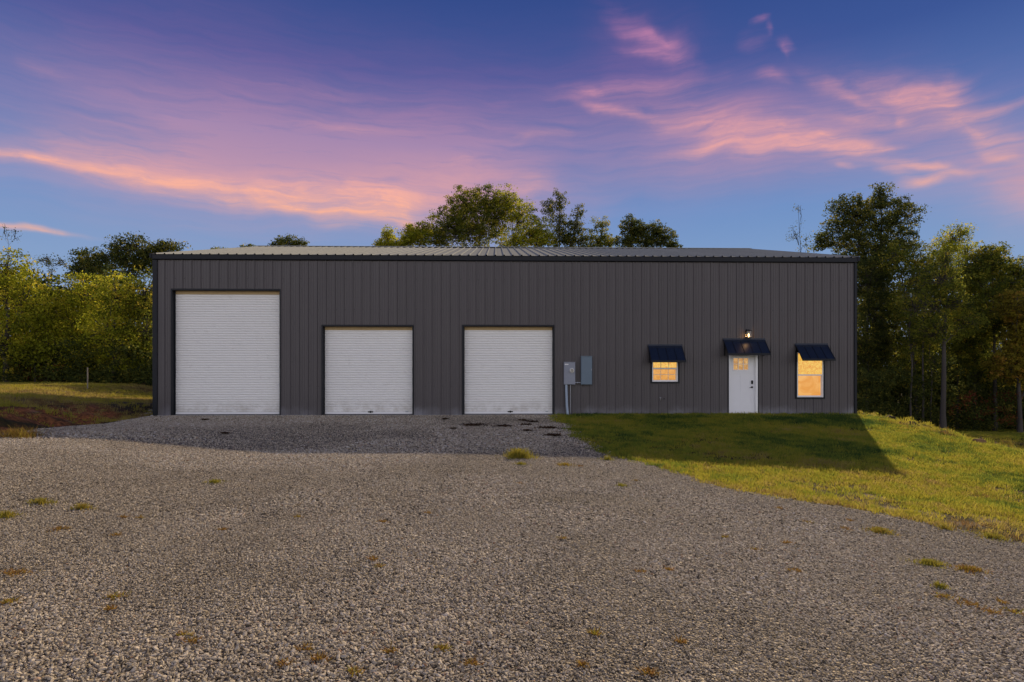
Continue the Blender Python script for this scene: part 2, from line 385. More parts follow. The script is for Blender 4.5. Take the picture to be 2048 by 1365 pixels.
M_wall = sheet_mat('charcoal_steel', (.088, .078, .079), .48, True)
M_roof = sheet_mat('galvalume_steel', (.30, .31, .29), .85, False)
M_rake = pbr('rake_steel', (.035, .037, .042), .95, 0, 0.0, .1)
M_trim = pbr('black_steel', (.007, .009, .014), .5, 0, .3, .15)
M_navy = pbr('awning_steel', (.008, .015, .033), .42, 0, .4, .3, 3)
M_white = pbr('white_vinyl', (.86, .86, .85), .45, 0, .4, .03)
M_door = pbr('white_door_paint', (.86, .86, .87), .5, 0, .4, .03)
M_conc = pbr('concrete', (.38, .37, .35), .9, 0, .2, .25, 8, .5, 60)
M_tan = pbr('tan_timber', (.50, .36, .18), .7, 0, .3, .2, 12)
M_dark = pbr('dark_foam', (.012, .012, .014), .9, 0, .1, .1)
M_galv = pbr('galvanised_steel', (.45, .47, .50), .45, .5, .5, .1)
M_brass = pbr('weathered_brass', (.45, .42, .36), .4, .7, .5, .1)
M_inside = pbr('interior_board', (.5, .42, .3), .9)

EZ = 5.52          # eave
RZ = 7.62          # ridge
bld = empty('metal_building', ((BX0+BX1)/2, 0, 0))
tag(bld, 'long charcoal ribbed steel workshop with three white roll-up doors', 'building')
bld_loc = Vector(bld.location)
class _P:  # parenting that keeps the world place
    pass
SINGLE = {'jamb', 'guide_rail', 'rake_trim', 'surround', 'sash', 'door_frame', 'bracket', 'standing_seam', 'frame'}
def pb(mb, name, mats, parent=None, bevel=0):
    if name in SINGLE and len(mb.v) > 8:
        for V_i, F_i in islands(mb):
            q_ = MB(); q_.add(V_i, F_i); o_ = pb_one(q_, name, mats, parent, bevel)
        return o_
    return pb_one(mb, name, mats, parent, bevel)
def islands(mb):
    par = list(range(len(mb.v)))
    def fd(a):
        while par[a] != a: a = par[a]
        return a
    for f_ in mb.f:
        for b_ in f_[1:]: par[fd(b_)] = fd(f_[0])
    gr_ = {}
    for f_ in mb.f: gr_.setdefault(fd(f_[0]), []).append(f_)
    for fs_ in gr_.values():
        ids = sorted({i for f_ in fs_ for i in f_}); mp_ = {a: i for i, a in enumerate(ids)}
        yield [mb.v[i] for i in ids], [tuple(mp_[i] for i in f_) for f_ in fs_]
def pb_one(mb, name, mats, parent=None, bevel=0):
    parent = parent or bld
    o = mb.build(name, mats, parent, bevel)
    o.matrix_parent_inverse = Matrix.Translation(-world_loc(parent))
    return o
def world_loc(p):
    v = Vector((0, 0, 0))
    while p is not None: v += Vector(p.location)+p.matrix_parent_inverse.translation; p = p.parent
    return v

openings = []      # x0,x1,z0,z1
def add_open(pxl, pxr, pyt, pyb=None):
    x0, x1 = WX(pxl), WX(pxr); z1 = WZ((pxl+pxr)/2, pyt); z0 = 0 if pyb is None else WZ((pxl+pxr)/2, pyb)
    openings.append((x0, x1, z0, z1)); return (x0, x1, z0, z1)
O_big = add_open(345.5, 560, 581); O_m = add_open(646, 825.5, 653); O_r = add_open(927, 1107, 653)
O_w1 = add_open(1302.5, 1356.5, 706, 765); O_w2 = add_open(1592, 1647, 704, 796); O_d = add_open(1457, 1514.5, 709.5)

PITCH = .3048
def panel_profile():
    pts = [(0, 0)]
    for k in range(3):
        c0 = k*PITCH
        # major rib
        pts += [(c0+.022, 0), (c0+.036, -.030), (c0+.062, -.030), (c0+.076, 0)]
        for q in (.145, .225):
            pts += [(c0+q-.016, 0), (c0+q-.009, -.009), (c0+q+.009, -.009), (c0+q+.016, 0)]
    pts.append((3*PITCH, 0))
    return pts
PROF = panel_profile()
def wall_panel(xs):
    xe = min(xs+3*PITCH, BX1)
    pts = [(xs+a, b_) for a, b_ in PROF if xs+a <= xe]
    if pts[-1][0] < xe-1e-4: pts.append((xe, pts[-1][1]))
    bps = sorted({v for o_ in openings for v in o_[:2] if xs < v < xe})
    xs_ = [p[0] for p in pts]; ys_ = [p[1] for p in pts]
    allx = sorted(set(xs_) | set(bps))
    P2 = [(x, float(np.interp(x, xs_, ys_))) for x in allx]
    V = []; Fs = []
    for (xa, ya), (xb, yb) in zip(P2[:-1], P2[1:]):
        if xb-xa < 1e-5: continue
        mid = (xa+xb)/2; iv = [(0.02, EZ-.02)]
        for o_ in openings:
            if o_[0] < mid < o_[1]:
                nv = []
                for a, b_ in iv:
                    if o_[2] > a: nv.append((a, min(b_, o_[2])))
                    if o_[3] < b_: nv.append((max(a, o_[3]), b_))
                iv = nv
        for a, b_ in iv:
            k = len(V); V += [(xa, ya, a), (xb, yb, a), (xb, yb, b_), (xa, ya, b_)]; Fs.append((k, k+1, k+2, k+3))
    return V, Fs
x = BX0; np_ = 0
while x < BX1-.02:
    V, Fs = wall_panel(x)
    if Fs:
        mb = MB(); mb.add(V, Fs); me = bpy.data.meshes.new('wall_panel'); me.from_pydata(mb.v, [], mb.f); me.materials.append(M_wall)
        o = link('wall_panel', me, bld); o.matrix_parent_inverse = Matrix.Translation(-bld_loc)
    x += 3*PITCH
# screws (rows along the girts)
mb = MB()
for zr in (1.02, 1.85, 3.67, 4.72):
    xx = BX0+.11
    while xx < BX1-.1:
        if not any(o_[0]-.08 < xx < o_[1]+.08 and o_[2]-.05 < zr < o_[3]+.05 for o_ in openings):
            zz = zr+random.uniform(-.01, .01)
            mb.prism([(-.010, zz-.008), (-.010, zz+.008), (.001, zz+.008), (.001, zz-.008)], xx-.008, xx+.008)
        xx += PITCH
o = pb(mb, 'screws', M_trim); o['kind'] = 'stuff'
# other walls, slab
mb = MB()
for xw in (BX0+.002, BX1-.002):
    n = 61; V = []; Fs = []
    for i in range(n):
        yy = .02+(BD-.04)*i/(n-1); zz = EZ-.05+(RZ-EZ)*(1-abs(yy-BD/2)/(BD/2))
        V += [(xw+(.012 if i % 2 else 0)*(1 if xw > 0 else -1)*-1, yy, .02), (xw+(.012 if i % 2 else 0)*(1 if xw > 0 else -1)*-1, yy, zz)]
    for i in range(n-1): Fs.append((2*i, 2*i+2, 2*i+3, 2*i+1))
    me = bpy.data.meshes.new('side_wall'); me.from_pydata(V, [], Fs); me.materials.append(M_wall)
    o = link('side_wall', me, bld); o.matrix_parent_inverse = Matrix.Translation(-bld_loc)
pb(MB().box(BX0, BX1, BD-.05, BD, -.6, EZ-.03), 'rear_wall', M_wall)
pb(MB().box(BX0-.02, BX1+.02, -.045, BD, -.9, .022), 'foundation_slab', M_conc)
# roof
OV = .10
def roof_z(y): return EZ+.03+(RZ-EZ)*(1-abs(y-BD/2)/(BD/2))
y0r = -OV; yr = BD/2
def roof_panel(xs, w_, front=True):
    pts = [(0, 0)]
    for k in range(int(round(w_/PITCH+.49))):
        c0 = k*PITCH
        pts += [(c0+.13, 0), (c0+.148, .038), (c0+.178, .038), (c0+.196, 0)]
    pts = [p for p in pts if p[0] < w_-.001]+[(w_, 0)]
    V = []; Fs = []
    ys = (y0r, yr) if front else (BD+OV, yr)
    for a, b_ in pts: V += [(xs+a, ys[0], roof_z(max(min(ys[0], BD), 0))+(-.02 if 1 else 0)+b_), (xs+a, ys[1], roof_z(yr)+b_)]
    for i in range(len(pts)-1): Fs.append((2*i, 2*i+2, 2*i+3, 2*i+1))
    mi = [0]*len(Fs)
    if front:   # dark closures in the open rib ends
        for k in range(int(round(w_/PITCH+.49))):
            c0 = xs+k*PITCH; z_ = roof_z(0)-.02; q = len(V)
            if k*PITCH+.2 > w_: break
            V += [(c0+.13, y0r+.004, z_-.004), (c0+.196, y0r+.004, z_-.004), (c0+.178, y0r+.004, z_+.036), (c0+.148, y0r+.004, z_+.036)]
            Fs.append((q, q+1, q+2, q+3)); mi.append(1)
    me = bpy.data.meshes.new('roof_panel'); me.from_pydata(V, [], Fs); me.materials.append(M_roof); me.materials.append(M_dark)
    me.polygons.foreach_set('material_index', mi)
    o = link('roof_panel', me, bld); o.matrix_parent_inverse = Matrix.Translation(-bld_loc)
    return o
x = BX0-.06
while x < BX1+.05:
    w_ = min(3*PITCH, BX1+.08-x)
    if w_ > .1: roof_panel(x, w_)
    x += 3*PITCH
V = [(BX0-.06, yr, roof_z(yr)), (BX1+.08, yr, roof_z(yr)), (BX1+.08, BD+OV, EZ-.01), (BX0-.06, BD+OV, EZ-.01)]
pb(MB().add(V, [(0, 1, 2, 3)]), 'rear_roof', M_roof)
mb = MB(); z_ = RZ+.075
mb.prism([(yr-.28, z_-.075+.012), (yr-.28, z_-.055+.012), (yr, z_+.02), (yr+.28, z_-.055+.012), (yr+.28, z_-.075+.012), (yr, z_)], BX0-.08, BX1+.10)
pb(mb, 'ridge_cap', M_roof)
mb = MB()
for xs in (BX0-.10, BX1+.02):
    mb.prism([(-OV-.01, EZ-.12), (-OV-.01, EZ+.03), (yr, RZ+.045), (yr, RZ-.12)], xs, xs+.075)
    mb.prism([(BD+OV, EZ-.12), (BD+OV, EZ+.03), (yr, RZ+.045), (yr, RZ-.12)], xs, xs+.075)
pb(mb, 'rake_trim', M_rake)
pb(MB().prism([(-.002, EZ-.17), (-.052, EZ-.17), (-.090, EZ-.15), (-.094, EZ-.005), (-.002, EZ-.005)], BX0-.024, BX1+.019), 'eave_trim', M_trim)
for xa, xb in ((BX0-.03, BX0+.125), (BX1-.06, BX1+.03)):
    pb(MB().box(xa, xb, -.046, .10, -.02, EZ-.175), 'corner_trim', M_trim, bevel=.004)

# roll-up doors
def curtain_mesh(wd, ht):
    per = .0845; n = int(ht/per); prof = []
    for i in range(n+1):
        z0 = i*per
        for q, yy in ((0, .016), (.006, .016), (.016, .004), (.036, -.003), (.058, -.003), (.074, .003), (.0815, .012)):
            if z0+q <= ht: prof.append((yy, z0+q))
    prof.append((prof[-1][0], ht))
    V = []; Fs = []; nxs = 9
    for j in range(nxs):
        xx = wd*j/(nxs-1)
        for yy, zz in prof:
            V.append((xx, yy+.004*math.sin(j*1.3+zz*1.1), zz))
    m_ = len(prof)
    for j in range(nxs-1):
        for i in range(m_-1): Fs.append((j*m_+i, (j+1)*m_+i, (j+1)*m_+i+1, j*m_+i+1))
    return V, Fs
Mc, nt, out = new_mat('white_door_curtain')
tcn = nt.node('ShaderNodeTexCoord'); ob = tcn.outputs['Object']
n = nt.noise(nt.node('ShaderNodeMapping', {'Vector': ob, 'Scale': (.5, 1, 2.5)}).outputs[0], 1.5, 4, .6)
n2 = nt.noise(ob, 5, 5, .7)
c = nt.mix(n.outputs[0], (.84, .83, .79), (.91, .90, .86))
c = nt.mix(nt.mr(n2.outputs[0], .58, .76, 0, .3), c, (.5, .47, .42))
zc = nt.node('ShaderNodeSeparateXYZ', {0: ob}).outputs[2]
c = nt.mix(nt.m('MULTIPLY', nt.mr(zc, .7, .1, 0, .45, True), nt.mr(nt.noise(ob, 3.5, 5, .7).outputs[0], .4, .65)), c, (.40, .35, .28))
b = nt.node('ShaderNodeBsdfPrincipled', {'Base Color': c, 'Roughness': .42, 'Specular IOR Level': .5}); nt.l.new(b.outputs[0], out.inputs[0])
def roll_door(O, label, latch=True):
    x0, x1, z0, z1 = O
    root = empty('roll_up_door', ((x0+x1)/2, 0, 0), bld); root.matrix_parent_inverse = Matrix.Translation(-bld_loc)
    root['label'] = label
    g = lambda mb, name, mats, bevel=0: pb(mb, name, mats, root, bevel)
    wl = Vector(world_loc(root))
    t = .055; rec = .20
    mb = MB()
    mb.box(x0-.045, x0+.004, -.040, rec, 0, z1+.05).box(x1-.004, x1+.035, -.040, rec, 0, z1+.05).box(x0+.005, x1-.005, -.038, rec, z1-.006, z1+.05)
    g(mb, 'jamb', M_trim)
    mb = MB()
    V, Fs = curtain_mesh(x1-x0-.01, z1-.225)
    V = [(a+x0+.005, b_+rec-.045, c_+.11) for a, b_, c_ in V]
    me = bpy.data.meshes.new('curtain'); me.from_pydata(V, [], Fs); me.materials.append(Mc)
    o = link('curtain', me, root); o.matrix_parent_inverse = Matrix.Translation(-wl)
    g(MB().box(x0+.006, x1-.006, rec-.06, rec-.03, z1-.125, z1-.01), 'header_board', M_tan)
    g(MB().box(x0+.006, x1-.006, rec-.065, rec-.02, .045, .115), 'bottom_bar', M_white, .004)
    g(MB().box(x0+.006, x1-.006, rec-.055, rec-.025, .022, .044), 'weather_seal', M_dark)
    g(MB().box(x0+.005, x0+.03, rec-.09, rec-.062, .03, z1-.03).box(x1-.03, x1-.005, rec-.09, rec-.062, .03, z1-.03), 'guide_rail', M_trim)
    if latch:
        xm = x0+(x1-x0)*.52
        g(MB().box(xm-.09, xm+.09, rec-.085, rec-.066, .10, .135).box(xm-.025, xm+.025, rec-.10, rec-.086, .085, .15), 'lift_handle', M_dark, .003)
        xm = x1-.22
        g(MB().box(xm-.05, xm+.05, rec-.085, rec-.066, .11, .14), 'slide_latch', M_galv, .003)
    return root
roll_door(O_big, 'tall white roll-up door at the left end', False)
roll_door(O_m, 'short white roll-up door in the middle')
roll_door(O_r, 'short white roll-up door beside the meter')

# lit panes
def lit(name, cA, cB, scale, strength, contrast=(.35, .65), stretch=(1, 1, 1)):
    m, nt, out = new_mat(name)
    tcn = nt.node('ShaderNodeTexCoord'); ob = nt.node('ShaderNodeMapping', {'Vector': tcn.outputs['Object'], 'Scale': stretch}).outputs[0]
    n = nt.noise(ob, scale, 5, .65, 1.2)
    c = nt.mix(nt.mr(n.outputs[0], *contrast), cA, cB)
    e = nt.node('ShaderNodeEmission', {'Color': c, 'Strength': strength})
    gl = nt.node('ShaderNodeBsdfGlossy', {'Color': (.6, .6, .6, 1), 'Roughness': .08})
    mx = nt.node('ShaderNodeMixShader', {0: .06, 1: e.outputs[0], 2: gl.outputs[0]})
    nt.l.new(mx.outputs[0], out.inputs[0]); return m
E_osb = lit('lit_strand_board', (.82, .32, .045), (1.0, .66, .13), 13, .95, (.35, .62))
E_plain = lit('lit_warm_room', (.90, .38, .085), (1.0, .52, .16), 2.2, .92, (.38, .62))
E_grid = lit('lit_warm_blind', (.72, .29, .05), (1.0, .50, .12), 8, .88, (.3, .7))
E_door = lit('lit_door_glass', (.62, .30, .08), (1.0, .62, .22), 9, .75, (.45, .7))
M_mun = pbr('muntin_white', (.8, .72, .6), .5)

def window(O, pyrail, grid, e_up, e_lo, label):
    x0, x1, z0, z1 = O; zr = WZ(1350 if x0 < 9 else 1620, pyrail)
    root = empty('window', ((x0+x1)/2, 0, z0), bld); root.matrix_parent_inverse = Matrix.Translation(-bld_loc); root['label'] = label
    g = lambda mb, name, mats, bevel=0: pb(mb, name, mats, root, bevel)
    # black surround outside
    g(MB().box(x0-.035, x0+.022, -.044, .012, z0-.035, z1+.035).box(x1-.022, x1+.035, -.044, .012, z0-.035, z1+.035)
      .box(x0+.022, x1-.022, -.044, .012, z0-.035, z0+.018).box(x0+.022, x1-.022, -.044, .012, z1-.018, z1+.035), 'surround', M_trim)
    a0, a1, c0, c1 = x0+.022, x1-.022, z0+.02, z1-.02; f = .036
    g(MB().box(a0, a0+f, -.034, .09, c0, c1).box(a1-f, a1, -.034, .09, c0, c1).box(a0+f, a1-f, -.034, .09, c0, c0+f).box(a0+f, a1-f, -.034, .09, c1-f, c1), 'frame', M_white, .003)
    g(MB().box(a0+f, a1-f, -.022, .03, zr-.022, zr+.022), 'meeting_rail', M_white, .003)
    s = .022
    b0, b1 = a0+f, a1-f
    g(MB().box(b0, b0+s, .022, .07, c0+f, zr-.022).box(b1-s, b1, .022, .07, c0+f, zr-.022).box(b0+s, b1-s, .022, .07, c0+f, c0+f+s), 'sash', M_white, .002)
    rows = [(zr+.022, c1-f, .0, e_up, b0, b1), (c0+f+s, zr-.022, .045, e_lo, b0+s, b1-s)]
    for za, zb, yy, em, p0, p1 in rows:
        cols_, rws = (3, 2) if grid else (1, 1)
        for i in range(cols_):
            for j in range(rws):
                u0 = p0+(p1-p0)*i/cols_; u1 = p0+(p1-p0)*(i+1)/cols_; v0 = za+(zb-za)*j/rws; v1 = za+(zb-za)*(j+1)/rws
                gp = .0075 if grid else 0
                g(MB().box(u0+gp, u1-gp, yy, yy+.008, v0+gp, v1-gp), 'pane', em)
        if grid:
            mb = MB()
            for i in (1, 2): mb.box(p0+(p1-p0)*i/3-.0085, p0+(p1-p0)*i/3+.0085, yy-.010, yy+.004, za, zb)
            zm = (za+zb)/2
            for i in range(3): mb.box(p0+(p1-p0)*i/3+.009, p0+(p1-p0)*(i+1)/3-.009, yy-.0095, yy+.0035, zm-.0085, zm+.0085)
            g(mb, 'muntin', M_mun)
    g(MB().box(x0-.01, x1+.01, .10, .12, z0-.01, z1+.01), 'backing', M_inside)
window(O_w1, 737.5, True, E_osb, E_grid, 'small square lit window with a grid')
window(O_w2, 750.5, False, E_osb, E_plain, 'tall lit window without a grid')

# entry door
x0, x1, z0, z1 = O_d
root = empty('entry_door', ((x0+x1)/2, 0, 0), bld); root.matrix_parent_inverse = Matrix.Translation(-bld_loc); root['label'] = 'white entry door with six lit panes'
g = lambda mb, name, mats, bevel=0: pb(mb, name, mats, root, bevel)
f = .055
g(MB().box(x0, x0+f-.01, -.05, .12, 0, z1).box(x1-f-.02, x1, -.05, .12, 0, z1).box(x0+f-.01, x1-f-.02, -.05, .12, z1-.05, z1), 'door_frame', M_white, .003)
g(MB().box(x0-.03, x0-.002, -.036, .02, 0, z1+.03).box(x1+.002, x1+.03, -.036, .02, 0, z1+.03), 'surround', M_trim)
g(MB().box(x0+f, x1-f-.03, -.01, .14, .0, .035), 'threshold', pbr('bronze_sill', (.10, .11, .16), .4))
d0, d1, dz0, dz1 = x0+f-.008, x1-f-.022, .038, z1-.052; yd = .05
gl0, gl1 = WX(1467.5), WX(1498); gz1 = WZ(1483, 716.5); gz0 = WZ(1483, 740.5)
mb = MB()
mb.box(d0, gl0, yd, yd+.04, gz0, gz1).box(gl1, d1, yd, yd+.04, gz0, gz1).box(d0, d1, yd, yd+.04, gz1, dz1)
pz1 = gz0-.13; pz0 = dz0+.33
xm = (d0+d1)/2; st_ = .12
mb.box(d0, d1, yd, yd+.04, pz1, gz0).box(d0, d1, yd, yd+.04, dz0, pz0)
mb.box(d0, d0+st_, yd, yd+.04, pz0, pz1).box(d1-st_, d1, yd, yd+.04, pz0, pz1).box(xm-.055, xm+.055, yd, yd+.04, pz0, pz1)
mb.box(d0+st_, xm-.055, yd+.012, yd+.036, pz0, pz1).box(xm+.055, d1-st_, yd+.012, yd+.036, pz0, pz1)
g(mb, 'door_leaf', M_door)
mb = MB()
mb.box(gl0-.02, gl1+.02, yd-.014, yd-.002, gz1, gz1+.022).box(gl0-.03, gl1+.03, yd-.02, yd-.001, gz0-.035, gz0-.01)
for i in range(4):
    xx = gl0+(gl1-gl0)*i/3; mb.box(xx-.009, xx+.009, yd-.006, yd+.02, gz0-.005, gz1+.005)
for j in range(3):
    zz = gz0+(gz1-gz0)*j/2
    for i in range(3):
        mb.box(gl0+(gl1-gl0)*i/3+.0095, gl0+(gl1-gl0)*(i+1)/3-.0095, yd-.0055, yd+.0195, zz-.009, zz+.009)
g(mb, 'muntin', M_door)
for i in range(3):
    for j in range(2):
        u0 = gl0+(gl1-gl0)*i/3; u1 = gl0+(gl1-gl0)*(i+1)/3; v0 = gz0+(gz1-gz0)*j/2; v1 = gz0+(gz1-gz0)*(j+1)/2
        g(MB().box(u0+.002, u1-.002, yd+.021, yd+.027, v0+.002, v1-.002), 'pane', E_door)
xh = WX(1505)
g(MB().box(xh-.032, xh+.032, yd-.03, yd-.001, WZ(1505, 768.5), WZ(1505, 761.5)), 'deadbolt', M_dark, .008)
zl = WZ(1505, 775)
g(MB().box(xh-.03, xh+.03, yd-.018, yd-.001, zl-.03, zl+.03).tube([(xh, yd-.02, zl), (xh, yd-.055, zl)], .011).tube([(xh+.005, yd-.05, zl), (xh-.05, yd-.052, zl-.004), (xh-.105, yd-.048, zl-.018)], [.011, .010, .007]), 'handle', M_dark)
g(MB().box(x0-.02, x1+.02, .15, .17, 0, z1+.02), 'backing', M_inside)

# awnings
def awning(pxl, pxr, pyt, zlow, proj, npan, label):
    x0, x1 = WX(pxl), WX(pxr); z1 = WZ((pxl+pxr)/2, pyt); z0 = zlow
    root = empty('awning', ((x0+x1)/2, 0, z0), bld); root.matrix_parent_inverse = Matrix.Translation(-bld_loc); root['label'] = label
    g = lambda mb, name, mats, bevel=0: pb(mb, name, mats, root, bevel)
    yw = -.034; zt = z1-.075
    # slope from (yw-.02, zt) to (-proj, z0)
    sl = (zt-z0)/(proj+yw-.02)
    for i in range(npan):
        a = x0+(x1-x0)*i/npan+.007; b_ = x0+(x1-x0)*(i+1)/npan-.007
        mb = MB().prism([(yw-.015, zt), (yw-.015, zt-.012), (-proj, z0-.012), (-proj, z0)], a, b_)
        g(mb, 'awning_panel', M_navy)
    mb = MB()
    for i in range(npan+1):
        xx = x0+(x1-x0)*i/npan
        mb.prism([(yw-.015, zt+.018), (yw-.015, zt-.014), (-proj, z0-.014), (-proj, z0+.018)], xx-.0068, xx+.0068)
    g(mb, 'standing_seam', M_trim)
    g(MB().prism([(yw, z1), (yw-.012, z1), (yw-.016, zt+.022), (yw-.06, zt-.02), (yw-.06, zt-.032), (yw, zt-.03)], x0-.012, x1+.012), 'head_flashing', M_navy)
    g(MB().prism([(-proj-.014, z0+.022), (-proj-.002, z0+.022), (-proj-.002, z0-.05), (-proj-.014, z0-.05)], x0-.012, x1+.012), 'drip_edge', M_trim)
    for xx in (x0+.02, x1-.045):
        mb = MB().box(xx, xx+.025, yw-.025, yw, z0-.06, zt-.035)
        mb.prism([(yw-.026, zt-.05), (yw-.026, zt-.075), (-proj+.03, z0-.034), (-proj+.06, z0-.034)], xx, xx+.025)
        g(mb, 'bracket', M_trim)
awning(1295.8, 1363, 689, 1.885, .49, 4, 'small awning over the grid window')
awning(1446, 1528.5, 677, 2.13, .49, 5, 'wide awning over the entry door')
awning(1589.8, 1653.5, 687, 1.94, .54, 4, 'small awning over the tall window')

# ------------------------------------------------------------------ fixtures on the wall
# lantern
lx = WX(1494); lz0 = WZ(1494, 676.5); lz1 = WZ(1494, 660.5)
lan = tag(empty('wall_lantern', (lx, 0, lz0)), 'small black box lantern glowing above the entry awning', 'lamp')
def pl(mb, name, mats, root, bevel=0):
    o = mb.build(name, mats, root, bevel); o.matrix_parent_inverse = Matrix.Translation(-Vector(root.location)); return o
hw = .095; yl = -.20
hgt_l = lz1-lz0
pl(MB().box(lx-.06, lx+.06, -.05, -.031, lz0+.03, lz1+.02), 'back_plate', M_trim, lan, .004)
pl(MB().box(lx-hw, lx+hw, yl-.02, -.051, lz1-.055, lz1-.03).box(lx-hw*.6, lx+hw*.6, yl+.02, -.0515, lz1-.0295, lz1), 'cap', M_trim, lan, .004)
mb = MB()
for a in (lx-hw+.008, lx+hw-.022):
    for c_ in (yl-.012, -.072): mb.box(a, a+.014, c_, c_+.014, lz0+.0155, lz1-.056)
mb.box(lx-hw, lx+hw, yl-.02, -.052, lz0, lz0+.015)
pl(mb, 'cage', M_trim, lan)
gm_, nt, out = new_mat('clear_glass'); gb = nt.node('ShaderNodeBsdfTransparent', {'Color': (.93, .9, .85, 1)}); gg = nt.node('ShaderNodeBsdfGlossy', {'Roughness': .05, 'Color': (.8, .8, .8, 1)})
nt.l.new(nt.node('ShaderNodeMixShader', {0: .08, 1: gb.outputs[0], 2: gg.outputs[0]}).outputs[0], out.inputs[0])
pl(MB().box(lx-hw+.024, lx+hw-.024, yl-.004, -.077, lz0+.018, lz1-.058), 'glass', gm_, lan)
em, nt, out = new_mat('lamp_bulb_glow'); nt.l.new(nt.node('ShaderNodeEmission', {'Color': (1, .62, .25, 1), 'Strength': 5.0}).outputs[0], out.inputs[0])
pl(MB().tube([(lx, yl+.06, lz0+.022), (lx, yl+.06, lz0+.05), (lx, yl+.06, lz0+.11), (lx, yl+.06, lz0+.15)], [.012, .024, .027, .010], 10), 'bulb', em, lan)
pld = bpy.data.lights.new('lantern_light', 'POINT'); pld.energy = 2.2; pld.color = (1, .55, .22); pld.shadow_soft_size = .03
plo = bpy.data.objects.new('lantern_light', pld); COL.objects.link(plo); plo.parent = lan; plo.location = (0, yl-.05, .08)

# meter box with conduit
M_box = pbr('grey_enamel', (.26, .28, .33), .45, 0, .5, .08, 5)
M_box2 = pbr('blue_grey_enamel', (.13, .185, .235), .45, 0, .5, .08, 5)
M_pvc = pbr('grey_pvc', (.34, .42, .50), .5, 0, .4, .06)
mx0, mx1 = WX(1127), WX(1149.5); mz0, mz1 = WZ(1138, 769.5), WZ(1138, 725.2)
mt = tag(empty('meter_box', ((mx0+mx1)/2, 0, mz0)), 'light grey electric meter box with a round glass meter and conduit', 'meter box')
pl(MB().box(mx0, mx1, -.15, -.031, mz0, mz1), 'enclosure', M_box, mt, .006)
pl(MB().box(mx0+.012, mx1-.012, -.157, -.1505, mz0+.012, mz1-.012), 'cover', M_box, mt, .002)
pl(MB().box(mx0-.006, mx1+.006, -.16, -.031, mz1+.001, mz1+.012), 'rain_lip', M_box, mt)
ex, ez_ = WX(1142.5), WZ(1142, 741.5)
pl(MB().tube([(ex, -.157, ez_), (ex, -.17, ez_)], .088, 24), 'socket_ring', M_galv, mt)
pl(MB().tube([(ex, -.171, ez_), (ex, -.235, ez_), (ex, -.25, ez_)], [.072, .070, .05], 24), 'meter_dial', pbr('meter_face', (.62, .60, .52), .2), mt)
pl(MB().box(ex-.035, ex+.04, -.2545, -.2505, ez_+.004, ez_+.03).box(ex-.02, ex+.02, -.2545, -.2505, ez_-.035, ez_-.02), 'dial_window', M_dark, mt)
pl(MB().box(mx0+.03, mx0+.155, -.1605, -.1575, mz1-.085, mz1-.055), 'maker_plate', M_white, mt)
pl(MB().tube([(mx0+.085, -.09, mz0+.01), (mx0+.085, -.10, mz0-.08), (mx0+.10, -.16, .35), (mx0+.125, -.24, -.02)], .043, 14), 'conduit', M_pvc, mt)
pl(MB().tube([(mx0+.24, -.06, mz0+.01), (mx0+.235, -.06, .0)], .010, 8), 'ground_rod', M_galv, mt)
pl(MB().tube([(mx1-.005, -.07, mz0+.065), (WX(1160.5), -.07, mz0+.065)], .018, 10).tube([(mx1+.065, -.07, mz0+.065), (mx1+.095, -.07, mz0+.065)], .032, 10), 'nipple', M_galv, mt)
qx0, qx1 = WX(1161), WX(1183); qz0, qz1 = WZ(1172, 769.5), WZ(1172, 713.2)
eb = tag(empty('breaker_box', ((qx0+qx1)/2, 0, qz0)), 'tall blue-grey breaker box on the wall beside the meter', 'electrical box')
pl(MB().box(qx0, qx1, -.15, -.031, qz0, qz1), 'enclosure', M_box2, eb, .006)
pl(MB().box(qx0+.012, qx1-.012, -.158, -.1505, qz0+.014, qz1-.03), 'door_panel', M_box2, eb, .003)
pl(MB().box(qx0-.008, qx1+.008, -.168, -.031, qz1+.001, qz1+.014), 'rain_lip', M_box2, eb)
pl(MB().box(qx1-.03, qx1-.018, -.166, -.1585, (qz0+qz1)/2, (qz0+qz1)/2+.06), 'hasp', M_galv, eb)
# outdoor tap
tx, tz = WX(1320), WZ(1320, 798)
tp = tag(empty('outdoor_tap', (tx, 0, tz)), 'small brass garden tap below the grid window', 'tap')
pl(MB().tube([(tx, -.002, tz), (tx, -.09, tz)], .014, 10).tube([(tx, -.075, tz), (tx, -.10, tz-.03), (tx, -.105, tz-.06)], [.014, .015, .017], 10), 'spout', M_brass, tp)
pl(MB().tube([(tx, -.05, tz+.012), (tx, -.05, tz+.04)], .006, 6).tube([(tx-.03, -.05, tz+.045), (tx+.03, -.05, tz+.045)], .009, 6), 'tap_handle', M_galv, tp)
tx2 = WX(1328); pl(MB().tube([(tx2, -.002, tz), (tx2, -.045, tz)], .016, 8), 'pipe_stub', M_dark, tp)

